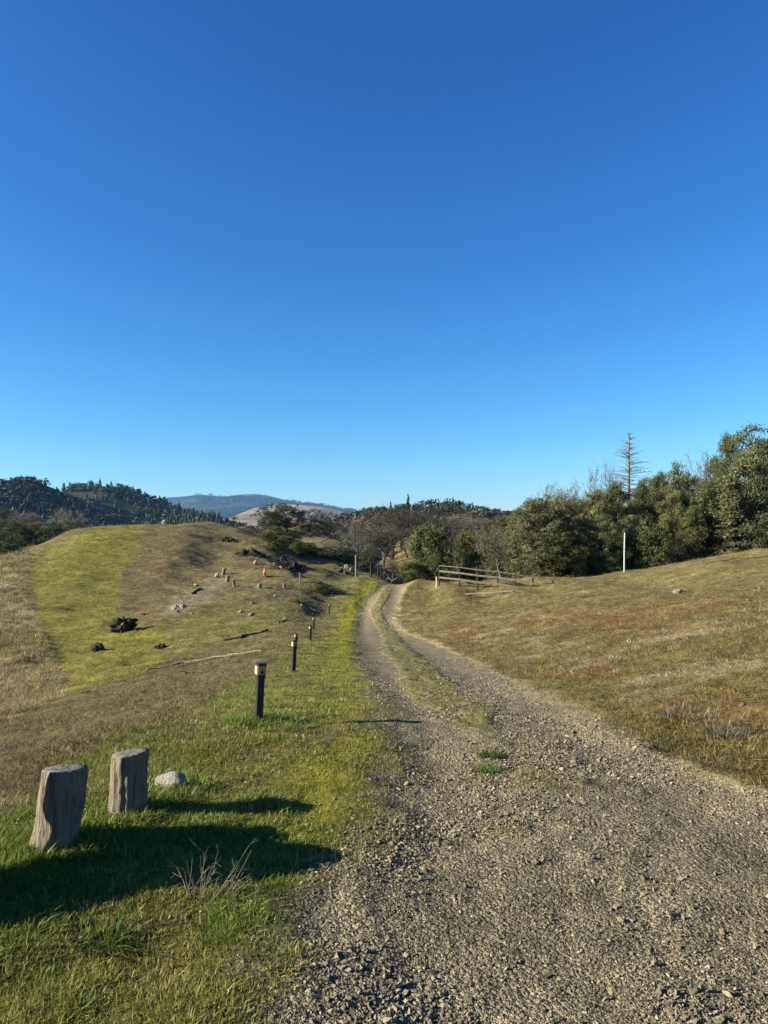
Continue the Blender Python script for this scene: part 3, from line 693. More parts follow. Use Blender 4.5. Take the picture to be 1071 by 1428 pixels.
for i, (px, py, wp, lb) in enumerate((
    (909, 946, 9, 'round pinkish stone in the red earth of the right bank'), (935, 947, 10, 'white stone right of the pinkish one on the red bank'),
    (840, 978, 8, 'pale stone above the gravel edge on the right bank'), (1044, 838, 9, 'pale stone high on the right slope near the picture edge'),
    (939, 988, 8, 'pale stone in the dry grass below the red earth'), (945, 827, 14, 'long flat whitish rock on the upper right slope'),
    (800, 940, 13, 'whitish flat rock in the bare patch of the right bank'), (785, 934, 10, 'left rock of the whitish bare patch'), (1060, 822, 9, 'pale stone at the right picture edge high on the slope'), (733, 939, 7, 'small pale stone near the lower red bank'),
    (1035, 985, 9, 'reddish pale stone low on the right bank'))):
    stone(px, py, wp, lb, rocks, i, group='pale stones on the right bank', asp=.8)
for i, (px, py, wp, lb) in enumerate((
    (748, 1205, 12, 'pale rounded stone alone in the middle of the gravel'), (937, 1278, 22, 'largest grey stone on the gravel, dark hollow behind it'), (925, 1286, 12, 'whitish stone touching the largest grey stone'),
    (765, 1363, 17, 'grey stone with a black shadow low in the gravel'), (651, 1396, 18, 'grey stone at the bottom of the gravel, left of centre'), (518, 1398, 16, 'angular grey stone at the bottom near the grass'),
    (505, 1316, 10, 'light stone near the grass edge of the gravel'), (442, 1303, 11, 'whitish stone at the boundary of grass and gravel'), (389, 1395, 10, 'whitish stone lowest by the grass edge'),
    (533, 1322, 10, 'pale stone right of the light stone near the grass'), (900, 1195, 12, 'grey stone in the coarse gravel ridge'), (897, 1227, 13, 'second grey stone lower in the coarse ridge'), (1062, 1390, 14, 'dark grey stone at the bottom right corner'), (987, 1385, 16, 'grey stone near the bottom right of the gravel'),
    (1062, 1300, 12, 'grey stone at the right picture edge on the gravel'), (549, 1378, 16, 'grey flat stone beside the angular one'))):
    stone(px, py, wp, lb, rocksg, i, group='larger stones on the gravel road', asp=1.15)
# charred root stump on the hillside and dark lumps
def charred(px, py, wpx, name, label, seed, cat, spikes=40, pale=True):
    h = hit(px, py); r = wpx / F * h.y / 2; root = empty(name, h); tag(root, label, cat)
    V, Fc = ico(4); V = V * (1 + 1.5 * (fbm(V[:, 0] * 2.6 + seed, V[:, 1] * 2.6 + V[:, 2] * 2.2, seed, 4) - .5) + .9 * np.maximum(fbm(V[:, 0] * 5 + seed, V[:, 1] * 5 - V[:, 2] * 4, seed + 2, 2) - .56, 0) * 2.5)[:, None] * np.array([r * .95, r * .6, r * .72]) + np.array([0, 0, r * .55])
    link('root_mass', arr_mesh('root_mass', V, Fc, M_dkwood), root)
    if pale:
        m = MB(); m.tube([(r * .25, -r * .45, r * .75), (r * .3, -r * .85, r * .6)], [r * .26, r * .22], 9); m.build('broken_trunk', M_pale, root)
charred(171, 880, 27, 'uprooted_stump', 'black uprooted tree stump with a pale broken face on the green hillside', 31, 'tree stump', 16)
charred(137, 908, 15, 'burnt_stump', 'small dark rounded stump below the uprooted one on the green hill', 37, 'tree stump', 8, False)
def heap(px, py, wpx, dpx, nb, label, seed, name='rubble_heap', mat=None, cat='heap'):
    # one lumpy mass whose surface breaks up into clods and crevices, with sticks poking out of it
    h = hit(px, py); r = wpx / F * h.y / 2; d = r * dpx; n_ = 46
    a = np.arange(n_) / n_ * 6.2832; t = np.linspace(0, 1, 26); A, T = np.meshgrid(a, t)
    edge = .72 + .55 * fbm(np.cos(A) * 2 + seed, np.sin(A) * 2, seed, 3); X = np.cos(A) * T * edge * r; Y = np.sin(A) * T * edge * d
    lump = fbm(X / r * 4.5 + seed, Y / d * 4.5, seed, 4); Hh = np.clip(lump - .40, -.06, 1) * 1.25 * r * np.clip(1.3 - T * 1.25, 0, 1)
    Zv = gz((X + h.x).ravel(), (Y + h.y).ravel()).reshape(X.shape) - h.z + np.maximum(Hh * min(1, 20 / nb + .5), -.05) - .012 - .06 * T ** 8
    i = np.arange(n_ * 26).reshape(26, n_); q = np.stack([i[:-1], np.roll(i[:-1], -1, 1), np.roll(i[1:], -1, 1), i[1:]], -1).reshape(-1, 4)
    V = np.stack([X, Y, Zv], -1).reshape(-1, 3)
    if name == 'brush_heap':
        g = np.random.default_rng(seed); sg = []
        for k in range(nb * 3):
            aa = g.uniform(0, 6.28); tt_ = math.sqrt(g.random()) * .9; p = np.array([math.cos(aa) * tt_ * r, math.sin(aa) * tt_ * d, 0]); p[2] = g1(p[0] + h.x, p[1] + h.y) - h.z + .03
            e = g.normal(size=3) * np.array([1, .7, .3]); e[2] = abs(e[2]) + .12; e /= np.linalg.norm(e); sg.append((p, p + e * r * g.uniform(.15, .42), .022, .010))
        v2, q2 = tubes(sg, 4); q = np.concatenate([q, q2 + len(V)]); V = np.concatenate([V, v2])
    o = link(name, arr_mesh(name, V, q, mat or M_rockd)); o.location = h; return tag(o, label, cat)
heap(222, 903, 26, 1.2, 26, 'patch of dark rubble low on the green hillside', 3, mat=M_dkwood)
heap(247, 849, 30, 1.6, 34, 'stony rubble patch in the bare scar of the hillside', 5, mat=M_rock)
heap(203, 857, 15, 1.0, 9, 'small dark clod at the foot of the brown slope', 9, mat=M_dkwood)
heap(120, 966, 18, .5, 10, 'dark earth clods at the lower corner of the green field', 11, mat=M_dkwood)
heap(390, 783, 34, 1.5, 44, 'dark heap of brush and stones behind the orange cone', 15, 'brush_heap', M_dkwood)
heap(352, 774, 50, .8, 40, 'dark streak of rocks and brush across the upper hill', 17, 'brush_heap', M_dkwood)
heap(405, 795, 52, 1.4, 60, 'low tangle of dark branches right of the orange cone', 19, 'brush_heap', M_dkwood)
heap(318, 755, 34, .5, 16, 'dark scattered clods near the top of the left hill', 23, mat=M_dkwood)
heap(478, 799, 26, .8, 22, 'dark rock pile at the foot of the thin pole', 27, 'rock_pile', M_rockd)
def log(pts, r, label, mat, name='log', cat='log'):
    P3 = [hit(*p) for p in pts]; n_ = 9; path = []
    for i in range(n_ * (len(P3) - 1) + 1):
        k = min(i // n_, len(P3) - 2); t = i / n_ - k; p = P3[k].lerp(P3[k + 1], t); path.append((p.x, p.y, g1(p.x, p.y) + r * .9))
    m = MB(); m.tube(path, [r * (1.1 - .4 * i / len(path)) for i in range(len(path))], 7); o = m.build(name, mat, None, True); return tag(o, label, cat)
log([(204, 936), (255, 925), (300, 917), (366, 909)], .026, 'long pale pole lying on the slope between the green field and the posts', M_pale, 'fallen_pole', 'pole')
log([(312, 894), (345, 888)], .045, 'dark fallen branch, left piece of two on the slope', M_dkwood, 'fallen_branch', 'branch')
log([(336, 891), (373, 880)], .06, 'thick dark fallen branch, right piece of two on the slope', M_dkwood, 'fallen_branch', 'branch')
log([(388, 869), (400, 865)], .03, 'short pale stick lying left of the fifth post', M_pale, 'stick', 'stick')
log([(268, 829), (281, 822)], .06, 'dark short branch below the knoll stumps', M_dkwood, 'fallen_branch', 'branch')
def plank():
    a, b = hit(649, 830), hit(716, 826); m = MB(); m.beam((0, 0, 0), b - a, .16, .05); o = m.build('plank', M_pale, None, False, a + Vector((0, 0, .07))); tag(o, 'long pale plank lying on the grass in front of the fence', 'plank')
plank()
log([(985, 787), (1071, 776)], .022, 'dark fallen pole high on the right slope', M_dkwood, 'fallen_pole', 'pole')
# short stumps and cone on the knoll
for i, (px, py, hp, wp, lb) in enumerate(((311, 802, 11, 6, 'short pale stump, leftmost and highest on the knoll'), (317, 812, 11, 7, 'thick short stump in the middle of the three on the knoll'),
        (327, 818, 11, 5, 'thin leaning stump right of the three on the knoll'), (361, 820, 7, 7, 'low squat stump on the knoll edge below the cone'), (396, 820, 8, 5, 'pale short stump on the knoll edge with a long shadow'))):
    hh = hit(px, py); s = hh.y / F
    lofted_stump('short_stump', lb, hh, hp * s * .82, wp * s / 2.3, wp * s / 2.5, ((.12, .03, -.1, .05, .02)[i], 0), (.1 * i - .2, .1), 60 + i, 'short stumps on the knoll')
def cone():
    h = hit(369, 804); s = h.y / F; H = 12 * s; root = empty('traffic_cone', h); tag(root, 'small orange traffic cone on the knoll of the left hill', 'traffic cone')
    m = MB(); m.box((0, 0, .02), (H * .5, H * .5, .04), None, .02); m.build('base', M_orange, root)
    m = MB(); m.tube([(0, 0, .04), (0, 0, H * .55), (0, 0, H)], [H * .2, H * .12, H * .045], 14); c = m.build('cone_body', M_orange, root, True)
    m = MB(); m.tube([(0, 0, H * .5), (0, 0, H * .68)], [H * .135, H * .106], 14, False); m.build('collar', M_cream, c)
cone()
# fence
def fence():
    xs = [(612.5, 789, 818), (641, 791.5, 823), (666, 795, 823), (694, 797.5, 822), (718.5, 801, 819), (743, 806, 818), (771, 809.5, 816), (800, 812.5, 817)]
    root = None; tops = []
    for i, (px, ty, by) in enumerate(xs):
        yy = (51, 50, 49.5, 49, 48.6, 48.3, 48, 48)[i]; xx = (px - CX) / F * yy; h = Vector((xx, yy, g1(xx, yy))); zt = EYE - (ty - HY) / F * h.y
        if root is None:
            root = empty('wooden_fence', h); tag(root, 'grey three-rail wooden fence running down the right side of the road crest', 'fence'); O = Vector(h)
        tops.append(Vector((h.x, h.y, zt)) - O); m = MB()
        zb = h.z - .15 - O.z; m.box((h.x - O.x, h.y - O.y, (zb + zt - O.z) / 2), (.10, .10, zt - O.z - zb), None, .015); m.build('post', M_fence, root)
    for nm, dz0, dz1, mat, th in (('top_rail', .02, .02, M_rail, .05), ('rail', -.36, -.40, M_rail, .12), ('rail', -.80, -.80, M_rail, .12)):
        m = MB()
        for a, b in zip(tops[:-1], tops[1:]):
            m.beam(a + Vector((0, -.085, dz0)), b + Vector((0, -.085, dz0)), .05 if nm == 'rail' else .16, th)
        m.build(nm, mat, root)
fence()
def stick_post(px, by, ty, r, mat, name, label, cat, lean=0):
    h = hit(px, by); zt = EYE - (ty - HY) / F * h.y
    m = MB(); m.tube([(0, 0, -.15), (lean * .5, 0, (zt - h.z) * .5), (lean, 0, zt - h.z)], [r, r * .95, r * .9], 8); o = m.build(name, mat, None, False, h); return tag(o, label, cat)
stick_post(609, 819, 804, .07, M_cream, 'marker_stake', 'pale yellow short stake at the left end of the wooden fence', 'stake')
stick_post(418.5, 813, 799, .05, M_galv, 'marker_stake', 'thin grey stake between the brush tangle and the green mound', 'stake')
stick_post(496.5, 804, 774, .09, M_galv, 'thin_pole', 'thin grey pole standing by the dark rock pile', 'pole')
def lamp_pole():
    h = hit(870.5, 797); zt = EYE - (741 - HY) / F * h.y; H = zt - h.z; root = empty('white_pole', h); tag(root, 'tall white pole with a dark box on top before the trees', 'pole')
    m = MB(); m.tube([(0, 0, -.2), (.01, 0, H * .5), (.04, 0, H)], [.05, .047, .045], 10); m.build('pole', M_white, root)
    m = MB(); m.box((.08, 0, H + .08), (.36, .28, .17), Vector((1, 0, .45)).to_track_quat('X', 'Z').to_matrix(), .04); m.build('box', M_metal, root)
lamp_pole()
def brace():
    root = None
    for px, ty in ((517.5, 786), (527.5, 787), (531.5, 788)):
        y = 61.0; x = (px - CX) / F * y; z = g1(x, y)
        if root is None: root = empty('fence_brace', (x, y, z)); tag(root, 'dark wooden gate posts joined by cross rails left of the road crest', 'gate posts'); O = Vector((x, y, z))
        zt = EYE - (ty - HY) / F * y; m = MB(); m.tube([(x - O.x, 0, z - .2 - O.z), (x - O.x, 0, zt - O.z)], .085, 8); m.build('post', M_dkwood, root)
    for dz in (1.0, .45):
        zt = EYE - (807 - HY) / F * 61 - O.z; m = MB(); m.beam((0, -.02, zt + dz), ((531.5 - 517.5) / F * 61, -.02, zt + dz), .06, .1); m.build('cross_rail', M_dkwood, root)
brace()
# dead weed and road tufts
def dead_weed():
    q = np.random.default_rng(4); h = hit(300, 1250); sg = []
    def grow(p, d, L, r, lv):
        n_ = 6
        for k in range(n_):
            d = d + q.normal(0, .09, 3); d /= np.linalg.norm(d); p2 = p + d * L / n_; sg.append((p, p2, r * (1 - .1 * k), r * (1 - .1 * (k + 1)))); p = p2
            if lv < 2 and q.random() < .33: e = d + q.normal(0, .5, 3); grow(p, e / np.linalg.norm(e), L * .45, r * .6, lv + 1)
    for px, tx, ty in ((262, 262, 1196), (278, 290, 1178), (285, 280, 1190), (270, 262, 1215), (300, 340, 1205), (310, 352, 1185), (296, 330, 1235), (318, 352, 1215), (290, 312, 1225), (280, 300, 1200), (305, 345, 1228), (268, 275, 1222), (264, 258, 1205), (273, 284, 1186), (283, 296, 1210), (292, 322, 1214), (302, 332, 1196), (307, 349, 1240), (313, 340, 1222), (299, 309, 1204), (320, 356, 1228)):
        p = np.array([(px - 300) / F * h.y, q.normal(0, .03), -.01]); e = np.array([(tx - px) / F * h.y, q.normal(0, .04), (1250 - ty) / F * h.y * 1.0]); grow(p, e / np.linalg.norm(e), np.linalg.norm(e) * 1.05, .0014, 0)
    V, Q = tubes(sg, 5); o = link('dead_weed', arr_mesh('dead_weed', V, Q, M_twig), None, h); tag(o, 'dry bare weed with thin pale stems in front of the big shadow', 'weed')
dead_weed()
M_tuft = leaf_mat('tuft_green', (.09, .16, .03), .4, .3); M_tuftg = leaf_mat('tuft_grey', (.20, .20, .13), .4, .2); M_tuftd = leaf_mat('tuft_dark', (.045, .06, .025), .4, .2)
def plant_tuft(px, py, wpx, hpx, mat, label, seed, name='grass_tuft', cat='grass tuft'):
    h = hit(px, py); s = h.y / F; me = tuft_mesh(seed, 190, wpx * s / 2, hpx * s * .5, hpx * s * 1.15, .0035 * max(1, h.y / 6), .8, mat)
    o = link(name, me, None, h); tag(o, label, cat)
plant_tuft(684, 1055, 26, 12, M_tuft, 'small green grass tuft in the gravel, the upper of two', 1); plant_tuft(680, 1075, 32, 12, M_tuft, 'green grass tuft in the gravel, the lower of two', 2)
plant_tuft(921, 1045, 30, 14, M_tuftd, 'dark green weed at the right gravel edge', 3, 'weed', 'weed'); plant_tuft(1007, 1026, 50, 20, M_tuftg, 'grey green grass tussock on the lower right bank', 4)
plant_tuft(145, 1318, 60, 34, M_tuft, 'bright green grass tussock below the big shadow at lower left', 6)
plant_tuft(955, 1000, 70, 18, M_tuftg, 'pale dry grass tussock below the red earth on the right bank', 9)
#PART3
# ------------------------------------------------------------------ trees
def leaf_cards(cen, outd, size, rnd, seed, asp=.62):
    """one small folded card per leaf spray"""
    q = np.random.default_rng(seed); k = len(cen)
    nrm = q.normal(size=(k, 3)) + outd * .9 + np.array([0, 0, .35]); nrm /= np.linalg.norm(nrm, axis=1, keepdims=True)
    t = np.cross(nrm, q.normal(size=(k, 3))); t /= np.linalg.norm(t, axis=1, keepdims=True); b = np.cross(nrm, t)
    s = (size * q.uniform(.6, 1.35, k))[:, None]
    V = np.stack([cen - t * s, cen - b * s * asp + nrm * s * .2, cen + t * s, cen + b * s * asp - nrm * s * .15], 1).reshape(-1, 3)
    return V, quads_from(k), np.repeat(rnd, 4)

def broadleaf(seed, H=8.0, W=5.0, base=.08, nl=16, leaf=.064, npc=92, cl=.47, mleaf=None, mbark=None, top=.6):
    q = np.random.default_rng(seed); cz = H * (1 + base) / 2; rz = H * (1 - base) / 2; segs = []
    L = []
    for i in range(nl):
        t = (i + .5) / nl; z = 1 - 2 * t * .98; a = i * 2.4 + q.uniform(-.5, .5); rad = math.sqrt(max(0, 1 - z * z * .9)) * q.uniform(.55, 1.05)
        if z < 0: rad *= (1 + .15 * z)
        else: rad *= 1 - (1 - top) * z
        L.append(np.array([math.cos(a) * rad * W * .36, math.sin(a) * rad * W * .36, cz + z * rz * .78 + q.normal(0, .25)]))
    cen = []; out = []; rn = []
    trunk_top = np.array([q.normal(0, .15), q.normal(0, .15), H * .35])
    segs.append(((0, 0, -.4), tuple(trunk_top * .5), H * .035, H * .028)); segs.append((tuple(trunk_top * .5), tuple(trunk_top), H * .028, H * .022))
    for c in L:
        mid = trunk_top * .55 + c * .45 + q.normal(0, .2, 3); segs.append((tuple(trunk_top * q.uniform(.6, 1)), tuple(mid), H * .014, H * .010)); segs.append((tuple(mid), tuple(c), H * .010, H * .004))
        lr = W * q.uniform(.14, .235); nc = int(17 * (lr / (W * .19)) ** 2)
        for k in range(nc):
            d = q.normal(size=3); d += (c - np.array([0, 0, cz])) / np.linalg.norm(c - np.array([0, 0, cz]) + 1e-6) * .5; d[2] += .25; d /= np.linalg.norm(d)
            p = c + d * lr * q.uniform(.75, 1.2) * np.array([1, 1, .85]); segs.append((tuple(c), tuple(p), H * .003, H * .0015))
            n_ = int(npc * q.uniform(.5, 1.4)); pp = p + q.normal(0, cl * .42, (n_, 3)) * np.array([1, 1, .7])
            cen.append(pp); out.append(np.tile(d, (n_, 1))); rn.append(np.clip(q.normal(.42, .16) + q.normal(0, .17, n_), 0, 1))
    cen = np.concatenate(cen); cen[:, 2] = np.maximum(cen[:, 2], .05); V, Q, r = leaf_cards(cen, np.concatenate(out), leaf, np.concatenate(rn), seed)
    crown = arr_mesh('crown', V, Q, mleaf); fattr(crown, 'rnd', r)
    V, Q = tubes(segs, 6); return {'trunk': arr_mesh('trunk', V, Q, mbark, True), 'crown': crown, 'H': H, 'W': W}

def bare_tree(seed, H=8.0, lv=6, mb=None, mt=None, sprays=2600, mspray=None, spread=.62, up=.12, trunk_f=.22, ratio=.74, rt=.036):
    q = np.random.default_rng(seed); big = []; fine = []; tips = []
    def grow(p, d, L, r, l):
        n_ = 4 if l < 3 else 3
        for k in range(n_):
            d = d + q.normal(0, .16 + .03 * l, 3) + np.array([0, 0, up * .3]); d /= np.linalg.norm(d); p2 = p + d * L / n_
            (big if l < 3 else fine).append((p, p2, r * (1 - .09 * k), r * (1 - .09 * (k + 1)))); p = p2
            if l >= 1 and k >= 1 and l < lv - 1 and q.random() < .4: child(p, d, L * .75, r * .55, l + 1)
        if l >= lv - 1: tips.append(p); return
        for k in range(3 if l < 2 else 2): child(p, d, L * ratio * q.uniform(.8, 1.15), r * .64, l + 1)
    def child(p, d, L, r, l):
        e = d + q.normal(0, spread, 3); e[2] = e[2] * .75 + up; e /= np.linalg.norm(e); grow(p, e, L, max(r, .009), l)
    grow(np.array([0, 0, -.3]), np.array([q.normal(0, .12), q.normal(0, .1), 1.]), H * trunk_f, H * rt, 0)
    allp = np.array([s[1] for s in fine] or [s[1] for s in big]); zt = np.percentile(allp[:, 2], 99.5); sc = H / zt
    def S(l): return [(np.array(a) * sc, np.array(b) * sc, c, e) for a, b, c, e in l]
    al = np.array([p for s in fine for p in (s[1],)]) * sc; off = al[:, :2].mean(0) / max(al[:, 2].mean(), .1)
    def lean(V): V = V.copy(); V[:, :2] -= np.maximum(V[:, 2:3], 0) * off; return V
    V, Q = tubes(S(big), 7); V = lean(V); tr = arr_mesh('trunk', V, Q, mb, True)
    V, Q = tubes(S(fine), 3); rn = np.full(len(V), .4); me = None
    if sprays:
        tp = np.array(tips) * sc; c = tp[q.integers(0, len(tp), sprays)] + q.normal(0, .30, (sprays, 3)); v2, q2, r2 = leaf_cards(c, np.zeros((sprays, 3)), .10, q.uniform(.1, .9, sprays), seed, .22)
        Q = np.concatenate([Q, q2 + len(V)]); V = np.concatenate([V, v2]); rn = np.concatenate([rn, r2])
    V = lean(V); crown = arr_mesh('crown', V, Q, mt); fattr(crown, 'rnd', rn)
    W = (np.percentile(V[:, 0], 98) - np.percentile(V[:, 0], 2)); return {'trunk': tr, 'crown': crown, 'H': H, 'W': float(W)}

def conifer(seed, H=10.0, W=4.6, mleaf=None, mbark=None, dead=False, gap=.36, z0=.04):
    q = np.random.default_rng(seed); tw = .6 if dead else 1; tr = [((0, 0, -.4), (0, 0, H * .5), H * .020 * tw, H * .012 * tw), ((0, 0, H * .5), (0, 0, H), H * .012 * tw, H * .002 * tw)]
    br = []; cen = []; out = []; rn = []; z = H * z0
    while z < H * .985:
        t = z / H; Lb = W / 2 * min(1, (1 - t) ** .75 * 1.02 + .02) * (1 if t > .12 else .6 + 3.3 * t)
        for k in range(q.integers(4, 7)):
            a = q.uniform(0, 6.283); L = Lb * (q.uniform(.62, 1.1) if not dead else q.uniform(.5, 1.2)); el = q.uniform(.0, .30) + .35 * t if not dead else q.uniform(-.1, .25) + .5 * t
            p = np.array([0, 0, z + q.normal(0, .08)]); d = np.array([math.cos(a), math.sin(a), el]); n_ = 5
            for j in range(n_):
                d = d + np.array([0, 0, -.09 if not dead else -.07]) + q.normal(0, .05, 3); p2 = p + d * L / n_; tk = .95 if dead else 1; br.append((p, p2, (.022 * (1 - j / n_) + .006) * tk, (.022 * (1 - (j + 1) / n_) + .005) * tk))
                if dead and j >= 1:
                    for s in (-1, 1):
                        if q.random() < .8: e = np.array([-math.sin(a) * s, math.cos(a) * s, -.35]) * .6 + d * .5; br.append((p2, p2 + e * L * q.uniform(.12, .34), .016, .009))
                if not dead:
                    m_ = int(11 + 22 * (1 - j / n_)); w_ = .10 + .24 * (j + 1) / n_ * (1.3 - .5 * j / n_)
                    pp = p + (p2 - p) * q.random((m_, 1)) + np.stack([-math.sin(a) * q.normal(0, w_, m_), math.cos(a) * q.normal(0, w_, m_), q.normal(-.05, .06, m_)], 1)
                    cen.append(pp); out.append(np.tile(np.array([math.cos(a) * .5, math.sin(a) * .5, .1]), (m_, 1))); rn.append(np.clip(q.normal(.4, .12) + q.normal(0, .16, m_), 0, 1))
                p = p2
        z += gap * q.uniform(.6, 1.35) * (1 - .35 * t)
    if dead:
        V, Q = tubes(tr, 7); T = arr_mesh('trunk', V, Q, mbark, True); V, Q = tubes(br, 3); return {'trunk': T, 'branches': arr_mesh('branches', V, Q, mbark), 'H': H, 'W': W}
    V, Q = tubes(tr + br, 5); T = arr_mesh('trunk', V, Q, mbark, True)
    V, Q, r = leaf_cards(np.concatenate(cen), np.concatenate(out), .13, np.concatenate(rn), seed, .5); c = arr_mesh('crown', V, Q, mleaf); fattr(c, 'rnd', r)
    return {'trunk': T, 'crown': c, 'H': H, 'W': W}

L_oak = leaf_mat('oak_leaf', (.158, .182, .070), .5, .4, (.33, .345, .155)); L_oly = leaf_mat('olive_leaf', (.185, .195, .066), .5, .4, (.35, .345, .14)); L_dark = leaf_mat('dark_leaf', (.085, .098, .044), .5, .28)
L_brt = leaf_mat('bright_leaf', (.12, .14, .036), .5, .35, (.25, .25, .075)); L_fir = leaf_mat('fir_needles', (.21, .215, .095), .5, .4, (.37, .355, .18)); L_gry = leaf_mat('lichen_spray', (.185, .172, .115), .5, .25, (.31, .285, .20)); L_tw = leaf_mat('twig_spray', (.075, .064, .046), .5, .1, (.15, .13, .095)); L_rus = leaf_mat('rusty_twig', (.14, .098, .062), .5, .1)
KINDS = {
 'oak': [broadleaf(s, 8, w, b, nl, mleaf=L_oak, mbark=M_bark) for s, w, b, nl in ((1, 5, .02, 18), (2, 4.4, .02, 16), (3, 5.6, .04, 20))],
 'olive': [broadleaf(s, 8, 5, .0, 18, mleaf=L_oly, mbark=M_bark) for s in (4, 5)],
 'dark': [broadleaf(s, 7, 6.5, .02, 18, mleaf=L_dark, mbark=M_bark, top=.75) for s in (6, 7)],
 'bush': [broadleaf(s, 3.2, 3.6, .0, 12, leaf=.068, npc=44, cl=.34, mleaf=L_brt, mbark=M_bark, top=.8) for s in (8, 9)],
 'darkbush': [broadleaf(s, 3.0, 3.8, .0, 12, leaf=.068, npc=44, cl=.34, mleaf=L_dark, mbark=M_bark, top=.8) for s in (10,)],
 'lichen': [bare_tree(s, 8, 6, M_barkg, L_gry, 8500) for s in (21, 22, 23)],
 'bare': [bare_tree(s, 8, 6, M_bark, L_tw, 2600, spread=.7) for s in (31, 32, 33, 34)],
 'scrub': [bare_tree(s, 3.2, 5, M_barkg, L_tw, 2200, spread=.8, up=.05, trunk_f=.14) for s in (41, 42)],
 'rusty': [bare_tree(45, 3.2, 5, M_bark, L_rus, 2400, spread=.75, up=.08, trunk_f=.14)],
 'white': [bare_tree(51, 3.2, 5, M_barkw, L_gry, 900, spread=.95, up=-.03, trunk_f=.16, rt=.022)],
 'fir': [conifer(61, 10, 5.6, L_fir, M_bark), conifer(62, 9, 4.2, L_fir, M_bark)],
 'tiered': [broadleaf(63, 8, 6.4, .0, 24, leaf=.07, npc=80, mleaf=L_fir, mbark=M_barkg, top=.42)],
 'brightbush': [broadleaf(13, 3.2, 3.6, .0, 12, leaf=.068, npc=44, cl=.34, mleaf=leaf_mat('yellow_green_leaf', (.19, .215, .05), .5, .35, (.34, .35, .09)), mbark=M_bark, top=.8)],
 'dead': [conifer(71, 12, 4.6, None, M_deadw, True, .27, .3)],
}
NAMES = {'oak': ('evergreen_oak', 'tree'), 'olive': ('evergreen_tree', 'tree'), 'dark': ('dark_oak', 'tree'), 'bush': ('green_bush', 'bush'), 'darkbush': ('dark_bush', 'bush'), 'lichen': ('lichened_oak', 'tree'),
         'bare': ('leafless_oak', 'tree'), 'scrub': ('bare_shrub', 'shrub'), 'rusty': ('brown_shrub', 'shrub'), 'white': ('pale_branched_tree', 'tree'), 'fir': ('fir_tree', 'tree'), 'tiered': ('evergreen_tree', 'tree'), 'brightbush': ('green_bush', 'bush'), 'dead': ('dead_conifer', 'tree')}
PROTO = {}
def tree(kind, var, px, top, wpx, Y, label, group=None, rz=None, base=None):
    K = KINDS[kind][var % len(KINDS[kind])]; x = (px - CX) / F * Y; z = g1(x, Y) - .1
    if base is not None: z = EYE - (base - HY) / F * Y
    Hh = EYE - (top - HY) / F * Y - z; s = wpx / F * Y / K['W']; nm, cat = NAMES[kind]
    root = empty(nm, (x, Y, z), (px * 1.7 + Y) % 6.28 if rz is None else rz); root.scale = (s, s, Hh / K['H']); tag(root, label, cat, group)
    for part in ('trunk', 'crown', 'branches'):
        if part not in K: continue
        if id(K) not in PROTO: PROTO[id(K)] = {}
        if part in PROTO[id(K)]: o = PROTO[id(K)][part].copy(); COL.objects.link(o)
        else: o = link(part, K[part]); PROTO[id(K)][part] = o
        o.parent = root
G1 = 'trees along the top of the right hillside'
